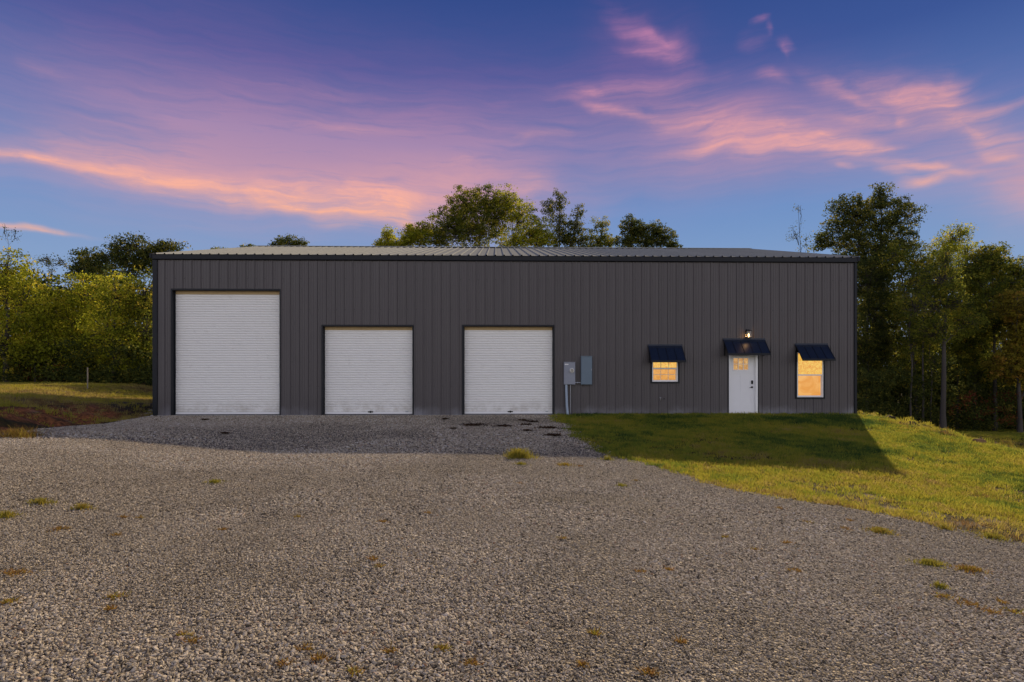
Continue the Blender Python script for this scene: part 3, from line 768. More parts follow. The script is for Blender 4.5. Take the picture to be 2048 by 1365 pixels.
# ------------------------------------------------------------------ instanced stuff: gravel stones, grass
def hidden_collection(name, meshes):
    c_ = bpy.data.collections.new(name)
    for i, m_ in enumerate(meshes):
        o_ = bpy.data.objects.new('%s_%02d' % (name, i), m_); c_.objects.link(o_)
    return c_
def scatter(name, pts, rot, scl, idx_, tint, coll, label):
    me = bpy.data.meshes.new(name); n = len(pts)
    me.vertices.add(n); me.vertices.foreach_set('co', np.asarray(pts, np.float32).ravel())
    for an, typ, arr in (('rot', 'FLOAT_VECTOR', rot), ('scl', 'FLOAT_VECTOR', scl), ('idx', 'INT', idx_), ('tint', 'FLOAT', tint)):
        a = me.attributes.new(an, typ, 'POINT')
        a.data.foreach_set('vector' if typ == 'FLOAT_VECTOR' else 'value', np.asarray(arr, np.int32 if typ == 'INT' else np.float32).ravel())
    o = link(name, me)
    ng = bpy.data.node_groups.new(name, 'GeometryNodeTree')
    ng.interface.new_socket('Geometry', in_out='INPUT', socket_type='NodeSocketGeometry')
    ng.interface.new_socket('Geometry', in_out='OUTPUT', socket_type='NodeSocketGeometry')
    q = NT(ng)
    gi = q.node('NodeGroupInput'); go = q.node('NodeGroupOutput')
    ci = q.node('GeometryNodeCollectionInfo', {'Collection': coll, 'Separate Children': True, 'Reset Children': True})
    def attr(nm, dt): return q.node('GeometryNodeInputNamedAttribute', {'Name': nm}, data_type=dt).outputs[0]
    ip = q.node('GeometryNodeInstanceOnPoints', {'Points': gi.outputs[0], 'Instance': ci.outputs[0], 'Pick Instance': True, 'Instance Index': attr('idx', 'INT'),
                'Scale': attr('scl', 'FLOAT_VECTOR')})
    er = q.node('FunctionNodeEulerToRotation', {0: attr('rot', 'FLOAT_VECTOR')})
    q.l.new(er.outputs[0], ip.inputs['Rotation'])
    q.l.new(ip.outputs[0], go.inputs[0])
    md = o.modifiers.new('scatter', 'NODES'); md.node_group = ng
    tag(o, label, kind='stuff')
    return o
import bmesh
def stone_mesh(i, mat):
    bm = bmesh.new(); bmesh.ops.create_icosphere(bm, subdivisions=1, radius=.5)
    r_ = np.random.default_rng(100+i)
    ax = r_.normal(size=(7, 3)); ax /= np.linalg.norm(ax, axis=1)[:, None]; ct = r_.uniform(.26, .42, 7)
    for v in bm.verts:
        p = np.array(v.co)*r_.uniform(.85, 1.12)
        for a, c_ in zip(ax, ct):
            d = p@a
            if d > c_: p = p-a*(d-c_)
        v.co = Vector(p*np.array([1.15, .85, .62]))
    me = bpy.data.meshes.new('pebble'); bm.to_mesh(me); bm.free(); me.materials.append(mat); return me
Ms, nt, out = new_mat('gravel_stone')
ti = nt.node('ShaderNodeAttribute', attribute_name='tint', attribute_type='INSTANCER').outputs['Fac']
n = nt.noise(nt.node('ShaderNodeTexCoord').outputs['Object'], 5, 3, .6)
c = nt.ramp(ti, [(0, (.04, .033, .025)), (.14, (.10, .082, .058)), (.27, (.27, .226, .160)), (.5, (.44, .375, .272)), (.75, (.56, .485, .365)), (.93, (.63, .55, .43)), (.96, (.30, .15, .07)), (1, (.66, .61, .53))])
c = nt.mix(nt.mr(n.outputs[0], .35, .7, 0, .35), c, (.12, .095, .07))
b = nt.node('ShaderNodeBsdfPrincipled', {'Base Color': c, 'Roughness': .8, 'Specular IOR Level': .3}); nt.l.new(b.outputs[0], out.inputs[0])
stones = hidden_collection('gravel_pebble', [stone_mesh(i, Ms) for i in range(8)])
def sample_view(n, d0, d1, margin=1.12, seedpow=2):
    u = rng.random(n); d = np.sqrt(d0**2+(d1**2-d0**2)*u)
    s_ = (rng.random(n)*2-1)*(1024/FPX)*margin
    x = d*(math.sin(YAW)+math.cos(YAW)*s_); y = -CD+d*(math.cos(YAW)-math.sin(YAW)*s_)
    return x, y
PX = []; PY = []; SZ = []
for n_, a, b_, m_, z_ in ((200000, 2.2, 6.5, 1.16, .0150), (235000, 6.5, 11.5, 1.08, .0190), (200000, 11.5, 21.2, 1.05, .0265)):
    x_, y_ = sample_view(n_, a, b_, m_); PX.append(x_); PY.append(y_); SZ.append(np.full(n_, z_))
PX = np.concatenate(PX); PY = np.concatenate(PY); SZ = np.concatenate(SZ)
jx = rng.normal(size=len(PX))*.12
k = in_gravel(PX+jx, PY) & (PY < -.06) & (hgt(PX, PY) < 1)
PX, PY, SZ = PX[k], PY[k], SZ[k]
n = len(PX)
sz = SZ*np.exp(np.clip(rng.normal(size=n)*.30, -1, .75))
track = fbm(PX, PY, .5, 3, 31)                     # patches of finer, darker stone
sz *= .8+.45*ss(.35, .65, track)
PZ = hgt(PX, PY)+.012+sz*.12
sc3 = np.stack([sz*rng.uniform(.9, 1.4, n), sz*rng.uniform(.8, 1.1, n), sz*rng.uniform(.7, 1.1, n)], -1)
rot = np.stack([rng.normal(size=n)*.45, rng.normal(size=n)*.45, rng.random(n)*6.28], -1)
def wheel(xd, bend):
    xc_ = xd+bend*np.clip(-PY-2, 0, 20)**1.6*.02
    return np.exp(-((PX-xc_-.8)/.28)**2)+np.exp(-((PX-xc_+.8)/.28)**2)
ruts = np.clip(wheel(-4.4, 1.0)+wheel(.45, -.6)+wheel(-9.2, 2.6), 0, 1)*(fbm(PX, PY, .8, 3, 51) > .42)
tint = np.clip(.09*ss(8, 13, np.hypot(PX, PY+CD))+rng.beta(1.8, 1.7, n)-.08*ss(.55, .35, track)+.04-.04*ruts-.06*ss(.6, .7, fbm(PX, PY, 2.2, 3, 57)), 0, 1)
scatter('gravel_stones', np.stack([PX, PY, PZ], -1), rot, sc3, rng.integers(0, 8, n), tint, stones, 'loose crushed stone over the yard')

# grass
def grass_mat(name, stops, trans=.45):
    m, nt, out = new_mat(name)
    ti = nt.node('ShaderNodeAttribute', attribute_name='tint', attribute_type='INSTANCER').outputs['Fac']
    c = nt.ramp(ti, stops)
    d = nt.node('ShaderNodeBsdfDiffuse', {'Color': c}); t = nt.node('ShaderNodeBsdfTranslucent', {'Color': c})
    nt.l.new(nt.node('ShaderNodeMixShader', {0: trans, 1: d.outputs[0], 2: t.outputs[0]}).outputs[0], out.inputs[0]); return m
Mg = grass_mat('grass_blade', [(0, (.21, .13, .055)), (.20, (.42, .33, .11)), (.42, (.44, .38, .05)), (.7, (.28, .32, .045)), (1, (.07, .13, .035))], .55)
def tuft_mesh(i, nb, spread, h, lean, wd, mat):
    r_ = np.random.default_rng(300+i); V = []; Fs = []
    for b_ in range(nb):
        a = r_.uniform(0, 6.28); rr = spread*math.sqrt(r_.random()); px_, py_ = rr*math.cos(a), rr*math.sin(a)
        la = r_.uniform(0, 6.28); hh = h*r_.uniform(.5, 1.15); le = lean*r_.uniform(.2, 1)*hh; w_ = wd*r_.uniform(.7, 1.3)
        dx, dy = math.cos(la), math.sin(la); k_ = len(V); fa = r_.uniform(0, 6.28); ox, oy = math.cos(fa)*w_/2, math.sin(fa)*w_/2
        V += [(px_-ox, py_-oy, -.01), (px_+ox, py_+oy, -.01), (px_+dx*le*.35+ox*.8, py_+dy*le*.35+oy*.8, hh*.6), (px_+dx*le*.35-ox*.8, py_+dy*le*.35-oy*.8, hh*.6), (px_+dx*le, py_+dy*le, hh)]
        Fs += [(k_, k_+1, k_+2, k_+3), (k_+3, k_+2, k_+4)]
    me = bpy.data.meshes.new('grass_tuft'); me.from_pydata(V, [], Fs); me.materials.append(mat); return me
tufts = hidden_collection('grass_tuft', [tuft_mesh(i, 14, .06, .045, .9, .006, Mg) for i in range(6)])
def place_grass(name, x_, y_, size, tintf, label):
    n = len(x_); z_ = hgt(x_, y_); s1 = size*rng.uniform(.6, 1.4, n)
    s3 = np.stack([s1*1.15, s1*1.15, s1*rng.uniform(.55, 1.25, n)], -1)
    rot = np.stack([rng.normal(size=n)*.12, rng.normal(size=n)*.12, rng.random(n)*6.28], -1)
    scatter(name, np.stack([x_, y_, z_], -1), rot, s3, rng.integers(0, 6, n), np.clip(tintf, 0, 1), tufts, label)
xa, ya = sample_view(150000, 4.5, 22.5, 1.12)
ok = (~in_gravel(xa+rng.normal(size=len(xa))*.10, ya)) & (xa > 0) & ((ya < -.05) | (xa > BX1+.1))
bare = fbm(xa, ya, .9, 4, 21)
dens = np.where(bare > .60, .35, 1.0)
md = ss(11.2, 13.5, xa)*ss(-9, -5, ya); dens *= 1-.9*md*ss(.50, .60, fbm(xa, ya, 2.6, 3, 8)); dens *= 1-.25*md
pm = np.zeros(len(xa))
for bx_, by_, r_ in bare_pts: pm = np.maximum(pm, np.exp(-((xa-bx_)**2/(r_*1.1)**2+(ya-by_)**2/(r_*.8)**2)))
dens *= np.where(pm+(fbm(xa, ya, 4, 3, 9)-.5)*1.6 > .5, .30, 1)
ok &= rng.random(len(xa)) < dens
xa, ya = xa[ok], ya[ok]; dd = np.hypot(xa, ya+CD)
dist_edge = xa-edge_r(ya)
tf = .52+(fbm(xa, ya, .5, 3, 41)-.5)*1.1+(fbm(xa, ya, 3.5, 3, 47)-.5)*.6+rng.normal(size=len(xa))*.13+.22*ss(.5, -.5, ya+(5.6/.583-1)*1.0)*0+.18*ss(-9, -7, ya)*ss(12.5, 11, xa)-.05*ss(1.2, 0, dist_edge)-.1*ss(.52, .62, fbm(xa, ya, .9, 4, 21))
place_grass('lawn_grass', xa, ya, 1.0+.05*np.clip(dd-8, 0, 20), tf, 'short yellowing grass on the sloping lawn')
# rougher, longer grass: far right hollow, left field and bank
n_ = 42000
xb = rng.uniform(13, 46, n_); yb = rng.uniform(-8, 34, n_)
xc = rng.uniform(-38, -10.5, n_); yc = rng.uniform(-9.5, 26, n_)
xb = np.concatenate([xb, xc]); yb = np.concatenate([yb, yc])
ss_ = (xb*math.cos(YAW)-(yb+CD)*math.sin(YAW))/(xb*math.sin(YAW)+(yb+CD)*math.cos(YAW))
tb = toe_x(yb)-xb
k = (np.abs(ss_) < 1.0) & ~in_gravel(xb, yb) & ((xb > BX1+.1) | (xb < BX0-.05))
clayness = ss(.15, .5, tb)*ss(2.4, 1.6, tb)*(xb < 0)
k &= rng.random(len(xb)) > clayness*.7
xb, yb = xb[k], yb[k]
tf = .55-.26*(xb < 0)*ss(-4, -1, yb)+(fbm(xb, yb, .3, 3, 44)-.5)*.8+rng.normal(size=len(xb))*.12
place_grass('meadow_grass', xb, yb, 2.1, tf, 'longer rough grass beyond the mound and on the bank')

# ------------------------------------------------------------------ weeds in the gravel
Mw = {}
def leaf_mat(name, stops, trans=.5, rough=.6):
    m, nt, out = new_mat(name)
    a = nt.node('ShaderNodeAttribute', attribute_name='leaf_tint').outputs['Fac']
    c = nt.ramp(a, stops)
    d = nt.node('ShaderNodeBsdfDiffuse', {'Color': c}); t = nt.node('ShaderNodeBsdfTranslucent', {'Color': c})
    s_ = nt.node('ShaderNodeMixShader', {0: trans, 1: d.outputs[0], 2: t.outputs[0]})
    nt.l.new(s_.outputs[0], out.inputs[0]); return m
Mweed = leaf_mat('weed_leaf', [(0, (.26, .13, .05)), (.3, (.32, .20, .05)), (.6, (.33, .28, .045)), (1, (.22, .23, .045))], .45)
def blades(cx_, cy_, rx, ry, n, h, wd, t0, t1, seed, sprawl=.6):
    r_ = np.random.default_rng(seed)
    a = r_.uniform(0, 6.28, n); lob = 1+.35*np.sin(a*3+seed)+.25*np.sin(a*5+seed*2.1); rr = np.abs(r_.normal(size=n))*.62*lob
    x_ = cx_+rx*rr*np.cos(a); y_ = cy_+ry*rr*np.sin(a); z_ = hgt(x_, y_)+.012
    hh = h*r_.uniform(.35, 1.15, n)*np.clip(1.15-rr*.6, .2, 1); la = r_.uniform(0, 6.28, n); le = hh*sprawl*r_.uniform(.4, 1.8, n)
    fa = r_.uniform(0, 6.28, n); ox, oy = np.cos(fa)*wd/2, np.sin(fa)*wd/2; dx, dy = np.cos(la)*le, np.sin(la)*le
    V = np.stack([np.stack([x_-ox, y_-oy, z_-.01], -1), np.stack([x_+ox, y_+oy, z_-.01], -1),
                  np.stack([x_+dx+ox*.4, y_+dy+oy*.4, z_+hh], -1), np.stack([x_+dx-ox*.4, y_+dy-oy*.4, z_+hh], -1)], 1)
    return V.reshape(-1, 3), r_.uniform(t0, t1, n)
def quad_mesh(name, V, tint, mats):
    n = len(V)//4
    return np_mesh(name, V, np.arange(n*4).reshape(n, 4), mats, attrs={'leaf_tint': ('FACE', 'FLOAT', np.asarray(tint, np.float32))})
def weed(px, py, wpx, n, h, t0, t1, label, cat='weed', group=None, flat=.45, i=0):
    gx_, gy_ = on_ground(px, py); dep = math.hypot(gx_, gy_+CD); rx = wpx/2/FPX*dep
    V, T = blades(gx_, gy_, rx, rx*flat*1.6, n, h, .010, t0, t1, 900+i)
    o = link('weed_clump', quad_mesh('weed_clump', V-np.array([gx_, gy_, float(hgt(gx_, gy_))]), T, [Mweed])); o.location = (gx_, gy_, float(hgt(gx_, gy_)))
    tag(o, label, cat, group)
WD = [(1038, 918, 62, 900, .17, .45, 1, 'bright yellow-green weed clump at the shadow edge before the third door'),
      (1130, 933, 44, 260, .05, .2, .7, 'flat orange-yellow weed patch just right of the bright clump'),
      (1042, 932, 30, 200, .05, .5, 1, 'low green weed patch just below the bright clump'),
      (430, 968, 36, 220, .05, .5, 1, 'lone yellow-green weed patch on the open gravel at left'),
      (1215, 922, 28, 160, .08, .6, 1, 'small upright weed where gravel meets the shaded lawn'),
      (1243, 976, 30, 160, .05, .6, 1, 'small green weed beside the lawn corner'),
      (82, 1011, 44, 260, .06, .4, .9, 'largest of the yellow weeds on the far left gravel'),
      (165, 1021, 34, 200, .06, .3, .8, 'orange-tipped weed right of the far left weeds'),
      (10, 1038, 44, 260, .06, .4, .9, 'yellow weed cut by the left edge of the picture'),
      (35, 876, 88, 700, .16, .05, .5, 'dry straw-coloured weed clump below the clay bank'),
      (1760, 1068, 58, 420, .05, .3, .9, 'elongated yellow weed patch just below the lawn edge'),
      (1858, 1133, 60, 420, .045, .5, 1, 'green weed patch at the right, above the orange strip'),
      (1938, 1146, 52, 300, .045, .1, .6, 'orange weed patch right of the green one'),
      (1880, 1180, 30, 180, .045, .5, 1, 'small green weed above the end of the orange strip'),
      (1985, 1079, 66, 460, .05, .4, .95, 'wide weed patch at the right where gravel meets lawn'),
      (1890, 1061, 34, 200, .05, .4, .9, 'short weed patch against the lawn edge at right')]
for i, d_ in enumerate(WD): weed(*d_[:8], i=i)
# many faint specks of dead weed and fallen leaves: one mass
V_ = []; T_ = []
sp_ = [(370, 1276, 26), (640, 1328, 50), (780, 1312, 26), (885, 1305, 34), (570, 1335, 26), (235, 1075, 20), (232, 1200, 44), (220, 1226, 24), (30, 1150, 70), (20, 1210, 50), (120, 1062, 50), (745, 1125, 34), (1125, 1082, 16),
       (765, 1048, 30), (855, 1030, 22), (595, 1038, 20), (445, 1065, 18), (248, 1038, 20), (280, 1040, 14), (385, 1290, 30), (610, 1305, 26), (710, 1355, 40), (1160, 935, 20), (1040, 970, 18), (1450, 1080, 18), (1280, 1150, 20),
       (1590, 1147, 30), (1510, 1105, 26), (1575, 1090, 30), (1340, 1145, 20), (1190, 1275, 30), (1360, 1290, 22), (1300, 1355, 36), (1890, 1200, 60), (1940, 1215, 60), (1985, 1232, 50), (2030, 1230, 40), (2004, 1210, 20), (1700, 1045, 14),
       (1270, 965, 16), (1560, 1020, 24), (1690, 1062, 30), (1615, 1048, 30), (945, 1365-30, 30), (1165, 1340, 26), (760, 1140, 14)]
for i, (px_, py_, wp) in enumerate(sp_):
    gx_, gy_ = on_ground(px_, py_); dep = math.hypot(gx_, gy_+CD); rx = wp/2/FPX*dep
    V, T = blades(gx_, gy_, rx, rx*.8, int(24+wp*1.9), .026, .010, 0, .45 if i % 3 else .8, 2000+i, 1.3); V_.append(V); T_.append(T)
tag(link('dead_weeds', quad_mesh('dead_weeds', np.concatenate(V_), np.concatenate(T_), [Mweed])), 'thin orange dead weeds dotted through the gravel', kind='stuff')
# taller seed stalks along lawn crest and bank
V_ = []; T_ = []
for i in range(60):
    if i < 34: px_, py_ = random.uniform(1720, 2048), 0; py_ = np.interp(px_, [1713, 1760, 1850, 2048], [832, 843, 862, 902])
    elif i < 48: px_, py_ = random.uniform(0, 90), random.uniform(866, 878)
    else: px_, py_ = random.uniform(1320, 1480), random.uniform(930, 945)
    gx_, gy_ = on_ground(px_, py_+3)
    V, T = blades(gx_, gy_, .12, .12, 12, .22 if i < 48 else .12, .007, .1, .7, 3000+i, .5); V_.append(V); T_.append(T)
tag(link('seed_stalks', quad_mesh('seed_stalks', np.concatenate(V_), np.concatenate(T_), [Mweed])), 'taller grass stalks along the mound crest and bank', kind='stuff')
# dark wet-leaf patches on the shaded gravel
Mdead = leaf_mat('dead_leaf', [(0, (.04, .03, .022)), (.6, (.09, .055, .035)), (1, (.15, .075, .035))], .1)
V_ = []; T_ = []
for i, (px_, py_, wp, hp) in enumerate([(948, 853, 54, 3), (1007, 855, 32, 4), (1105, 874, 34, 3), (1045, 843, 22, 2), (1065, 846, 24, 2), (1052, 852, 22, 2), (1095, 858, 40, 5), (1055, 864, 20, 2), (905, 860, 12, 2), (890, 840, 14, 2), (410, 842, 14, 2), (450, 870, 14, 2)]):
    gx_, gy_ = on_ground(px_, py_); dep = math.hypot(gx_, gy_+CD); rx = wp/2/FPX*dep; n_ = int(wp*9)
    r_ = np.random.default_rng(50+i); x_ = gx_+r_.normal(size=n_)*rx*.5; y_ = gy_+r_.normal(size=n_)*rx*.42; z_ = hgt(x_, y_)+.03+r_.random(n_)*.02
    a = r_.uniform(0, 6.28, n_); l_ = r_.uniform(.015, .04, n_); tl = r_.normal(size=n_)*.4
    dx, dy = np.cos(a)*l_, np.sin(a)*l_
    V = np.stack([np.stack([x_-dx, y_-dy, z_-tl*l_], -1), np.stack([x_+dy*.6, y_-dx*.6, z_], -1), np.stack([x_+dx, y_+dy, z_+tl*l_], -1), np.stack([x_-dy*.6, y_+dx*.6, z_], -1)], 1).reshape(-1, 3)
    V_.append(V); T_.append(r_.random(n_))
tag(link('leaf_litter', quad_mesh('leaf_litter', np.concatenate(V_), np.concatenate(T_), [Mdead])), 'dark dead leaf litter on the shaded gravel', kind='stuff')

# stones by the building corner, lump on the mound
M_rock = pbr('pale_rock', (.36, .33, .28), .9, 0, .2, .3, 9, .6, 30)
def rock(px, py, s_, label, i, mat=M_rock, cat='rock', name='rock', group=None, sq=.7):
    x_, y_ = on_ground(px, py)
    bm = bmesh.new(); bmesh.ops.create_icosphere(bm, subdivisions=2, radius=s_)
    r_ = np.random.default_rng(700+i); ax = r_.normal(size=(9, 3)); ax /= np.linalg.norm(ax, axis=1)[:, None]; ct = r_.uniform(.55, .85, 9)*s_
    for v in bm.verts:
        p = np.array(v.co)*r_.uniform(.95, 1.05)
        for a, c_ in zip(ax, ct):
            d = p@a
            if d > c_: p = p-a*(d-c_)
        v.co = Vector(p*np.array([1.2, .9, sq]))
    me = bpy.data.meshes.new(name); bm.to_mesh(me); bm.free(); me.materials.append(mat)
    o = link(name, me); o.location = (x_, y_, float(hgt(x_, y_))+s_*sq*.35); o.rotation_euler = (0, 0, i*1.7)
    tag(o, label, cat, group)
rg = 'pale stones heaped at the left corner of the building'
for i, (px_, py_, s_) in enumerate([(300, 829, .09), (293, 831, .11), (286, 833, .08), (303, 834, .07), (296, 836, .06), (279, 835, .05), (301, 824, .08)]):
    rock(px_, py_, s_, 'pale stone in the small heap at the building\'s left corner', i, group=rg)
M_clod = pbr('dry_earth', (.22, .13, .07), .95, 0, .1, .3, 9, .8, 30)
rock(1958, 889, .17, 'brown earth lump on the crest of the mound', 20, M_clod, 'earth lump', 'earth_lump')
# bare fence post in front of the left woods
fx, fy = on_ground(175, 780); fz = float(hgt(fx, fy)); fdep = fy+CD
fp = link('fence_post', MB().tube([(0, 0, -.2), (0.01, 0, .55), (.0, 0, 1.2)], [.035, .032, .03], 8).mesh('fence_post', pbr('weathered_wood', (.28, .25, .20), .9, 0, .1, .2, 12)))
fp.location = (fx, fy, fz); tag(fp, 'pale weathered post standing before the woods at left', 'post')

# ------------------------------------------------------------------ trees
Mbark = pbr('grey_bark', (.085, .075, .065), .95, 0, .1, .35, 5, .6, 12, True)
Mbark2 = pbr('dark_bark', (.06, .05, .04), .95, 0, .1, .3, 5)
L_dark = leaf_mat('leaf_dark_green', [(0, (.05, .065, .025)), (.5, (.105, .13, .032)), (.85, (.21, .21, .045)), (1, (.34, .29, .05))], .6)
L_mid = leaf_mat('leaf_mid_green', [(0, (.07, .09, .025)), (.5, (.20, .23, .035)), (.85, (.34, .33, .045)), (1, (.48, .38, .05))], .62)
L_yel = leaf_mat('leaf_yellow_green', [(0, (.14, .16, .02)), (.4, (.36, .39, .035)), (.8, (.54, .52, .05)), (1, (.64, .50, .06))], .62)
L_gold = leaf_mat('leaf_autumn_gold', [(0, (.12, .10, .02)), (.4, (.30, .26, .035)), (.8, (.46, .36, .05)), (1, (.55, .30, .06))], .62)
def leaf_quads(C, n_per, spread, size, r_, tints):
    """C clump centres (m,3); returns quads"""
    m_ = len(C); n = m_*n_per
    c_ = np.repeat(C, n_per, 0); t = np.repeat(tints, n_per)
    u = r_.normal(size=(n, 3)); u /= np.linalg.norm(u, axis=1)[:, None]
    rad = np.cbrt(r_.random(n))[:, None]
    sp3 = np.repeat(np.exp(r_.normal(size=m_)*.3), n_per)[:, None]
    p = c_+u*rad*np.array([spread, spread, spread*.62])*sp3
    a = r_.normal(size=(n, 3)); a[:, 2] -= .3; a /= np.linalg.norm(a, axis=1)[:, None]
    b_ = np.cross(a, r_.normal(size=(n, 3))); b_ /= np.linalg.norm(b_, axis=1)[:, None]+1e-9
    s_ = (size*r_.uniform(.6, 1.35, n))[:, None]
    V = np.stack([p-a*s_*.5, p+b_*s_*.30, p+a*s_*.5, p-b_*s_*.30], 1)
    return V.reshape(-1, 3), np.clip(t+r_.normal(size=n)*.16, 0, 1)
def tree(name, label, base_px, depth, blobs, lm, n_clump, n_per=22, leaf=.17, spread=.55, trunk_r=.17, bark=None, cat='tree', group=None, seed=0, lean=0, limbs=1.0, airy=0, zbase=None, twig_r=.012):
    """blobs: list of (px,py,rx,ry) in photograph pixels at this tree's depth, turned into real ellipsoids"""
    r_ = np.random.default_rng(5000+seed)
    bp_ = at(base_px, 0, depth); bx_, by_ = bp_[0], bp_[1]
    bz_ = float(hgt(bx_, by_)) if zbase is None else zbase
    base = np.array([bx_, by_, bz_]); k_ = depth/FPX
    B = []
    for (px_, py_, rx_, ry_) in blobs:
        c_ = at(px_, py_, depth); B.append((c_-base, rx_*k_, ry_*k_))
    # trunk path up toward the blob stack
    top = max(b_[0][2]+b_[2]*.6 for b_ in B); low = min(b_[0][2]-b_[2]*.5 for b_ in B)
    cxm = np.mean([b_[0][0] for b_ in B])
    mb = MB(); pts = []; rad = []
    tb = max(B, key=lambda q: q[0][2])[0]
    for i in range(9):
        f_ = i/8; pts.append((tb[0]*f_**1.8+math.sin(i*1.7+seed)*.06*f_*3, math.cos(i*1.3+seed)*.15*f_, -.3+(top+.3)*f_)); rad.append(trunk_r*(1-.86*f_)+(.35*trunk_r if i == 0 else 0))
    mb.tube(pts, rad, 7, cap=False)
    tp_ = np.array(pts)
    vol = np.array([b_[1]*b_[1]*b_[2] for b_ in B]); pr = vol**.75; pr /= pr.sum()
    ci = r_.choice(len(B), n_clump, p=pr)
    u = r_.normal(size=(n_clump, 3)); u /= np.linalg.norm(u, axis=1)[:, None]
    rr = (r_.random(n_clump)**(1/2.6))[:, None]
    R3 = np.array([[B[i][1], min(B[i][1], B[i][2]*1.3)*.9, B[i][2]] for i in ci])
    ctr = np.array([B[i][0] for i in ci])+np.array([[0, r_.normal()*.15*B[i][1], 0] for i in ci])
    C = ctr+u*rr*R3
    # limbs: main limb to each blob, twigs out to a share of clumps
    ends = []
    for b_ in B:
        c_ = b_[0]; j = np.argmin(np.abs(tp_[:, 2]-(c_[2]-b_[2]*.9-.5))); j = min(max(j, 2), 7)
        p0 = tp_[j]; mid = (p0+c_)/2+np.array([r_.normal()*.2, r_.normal()*.2, .1])
        mb.tube([tuple(p0), tuple(mid), tuple(c_+np.array([0, 0, b_[2]*.35]))], [rad[j]*.6, rad[j]*.38, .02], 5, cap=False); ends.append((p0, mid, c_))
    nt_ = int(n_clump*limbs*.5)
    for i in r_.choice(n_clump, min(nt_, n_clump), replace=False):
        p0, mid, c_ = ends[ci[i]]; f_ = r_.random(); s0 = mid*(1-f_)+(c_+np.array([0, 0, .3]))*f_
        e = C[i]; md_ = (s0+e)/2+np.array([0, 0, -.08])+r_.normal(size=3)*.08
        mb.tube([tuple(s0), tuple(md_), tuple(e)], [twig_r*2.2, twig_r*1.5, twig_r*.7], 3, cap=False)
    root = empty(name, tuple(base)); tag(root, label, cat, group)
    me = bpy.data.meshes.new('trunk'); me.from_pydata(mb.v, [], mb.f); me.materials.append(bark or Mbark); me.polygons.foreach_set('use_smooth', [True]*len(me.polygons))
    link('trunk', me, root)
    zt = (C[:, 2]-C[:, 2].min())/(np.ptp(C[:, 2])+.01)
    tints = np.clip(.47+r_.normal(size=n_clump)*.31, 0, 1)
    V, T = leaf_quads(C, n_per, spread, leaf, r_, tints)
    if airy:
        n2_ = int(airy); cc = ctr[:1].repeat(n2_, 0)
    link('crown', quad_mesh('crown', V, T, [lm]), root)
    return root
def copy_tree(src, loc, rz, s_, label, group):
    c_ = src.copy(); COL.objects.link(c_); c_.location = loc; c_.rotation_euler = (0, 0, rz); c_.scale = (s_, s_, s_*random.uniform(.9, 1.1)); c_['label'] = label
    if group: c_['group'] = group
    for ch in src.children:
        d_ = ch.copy(); COL.objects.link(d_); d_.parent = c_
    return c_

# left woods
tree('broadleaf_tree', 'yellow-green tree at the far left edge with bare twigs above it', 12, 40, [(14, 535, 46, 44), (10, 575, 62, 60), (-40, 620, 70, 90), (45, 610, 50, 70), (5, 690, 75, 60), (-60, 700, 60, 60)], L_yel, 604, 31, 0.153, 0.504, seed=1)
tree('broadleaf_tree', 'bushy yellow tree between the left edge tree and the bare sapling', 95, 41, [(90, 625, 48, 52), (75, 690, 55, 60), (120, 700, 50, 50)], L_yel, 388, 31, 0.153, 0.462, seed=2)
tree('broadleaf_tree', 'golden-topped tree right of the bare sapling at left', 165, 42, [(165, 590, 48, 48), (150, 650, 50, 55), (185, 690, 50, 55)], L_yel, 388, 31, 0.153, 0.462, seed=3)
tree('broadleaf_tree', 'yellow-green tree standing before the tall dark oak at left', 228, 41, [(232, 595, 46, 52), (215, 660, 48, 55), (250, 700, 45, 50)], L_yel, 356, 31, 0.153, 0.462, seed=4)
tree('broadleaf_tree', 'green tree touching the left corner of the building', 290, 42, [(292, 590, 42, 55), (285, 660, 45, 55), (300, 710, 45, 45)], L_mid, 356, 31, 0.153, 0.462, seed=5)
tree('oak_tree', 'tall dark oak rising above the left woods beside the roof', 262, 54, [(262, 497, 40, 27), (222, 512, 32, 20), (300, 510, 30, 22), (268, 535, 45, 26), (340, 496, 30, 13), (320, 520, 36, 22)], L_dark, 445, 28, 0.183, 0.521, seed=6, trunk_r=.25)
tree('oak_tree', 'lower dark oak left of the tall one at left', 180, 54, [(172, 520, 28, 20), (192, 540, 34, 24), (160, 545, 24, 18)], L_dark, 175, 28, 0.183, 0.504, seed=7)
tree('bare_sapling', 'nearly leafless crooked sapling against the sky at left', 108, 44, [(92, 520, 16, 14), (118, 525, 20, 14), (104, 545, 14, 14)], L_dark, 26, 17, 0.118, .35, trunk_r=.07, seed=8, limbs=2, twig_r=.016, bark=Mbark2)
tree('bare_sapling', 'thin leafless twigs rising over the far left tree', 16, 40, [(10, 462, 6, 22), (32, 468, 9, 20)], L_dark, 18, 5, 0.104, .3, trunk_r=.035, seed=9, limbs=1.2, twig_r=.008, bark=Mbark2)
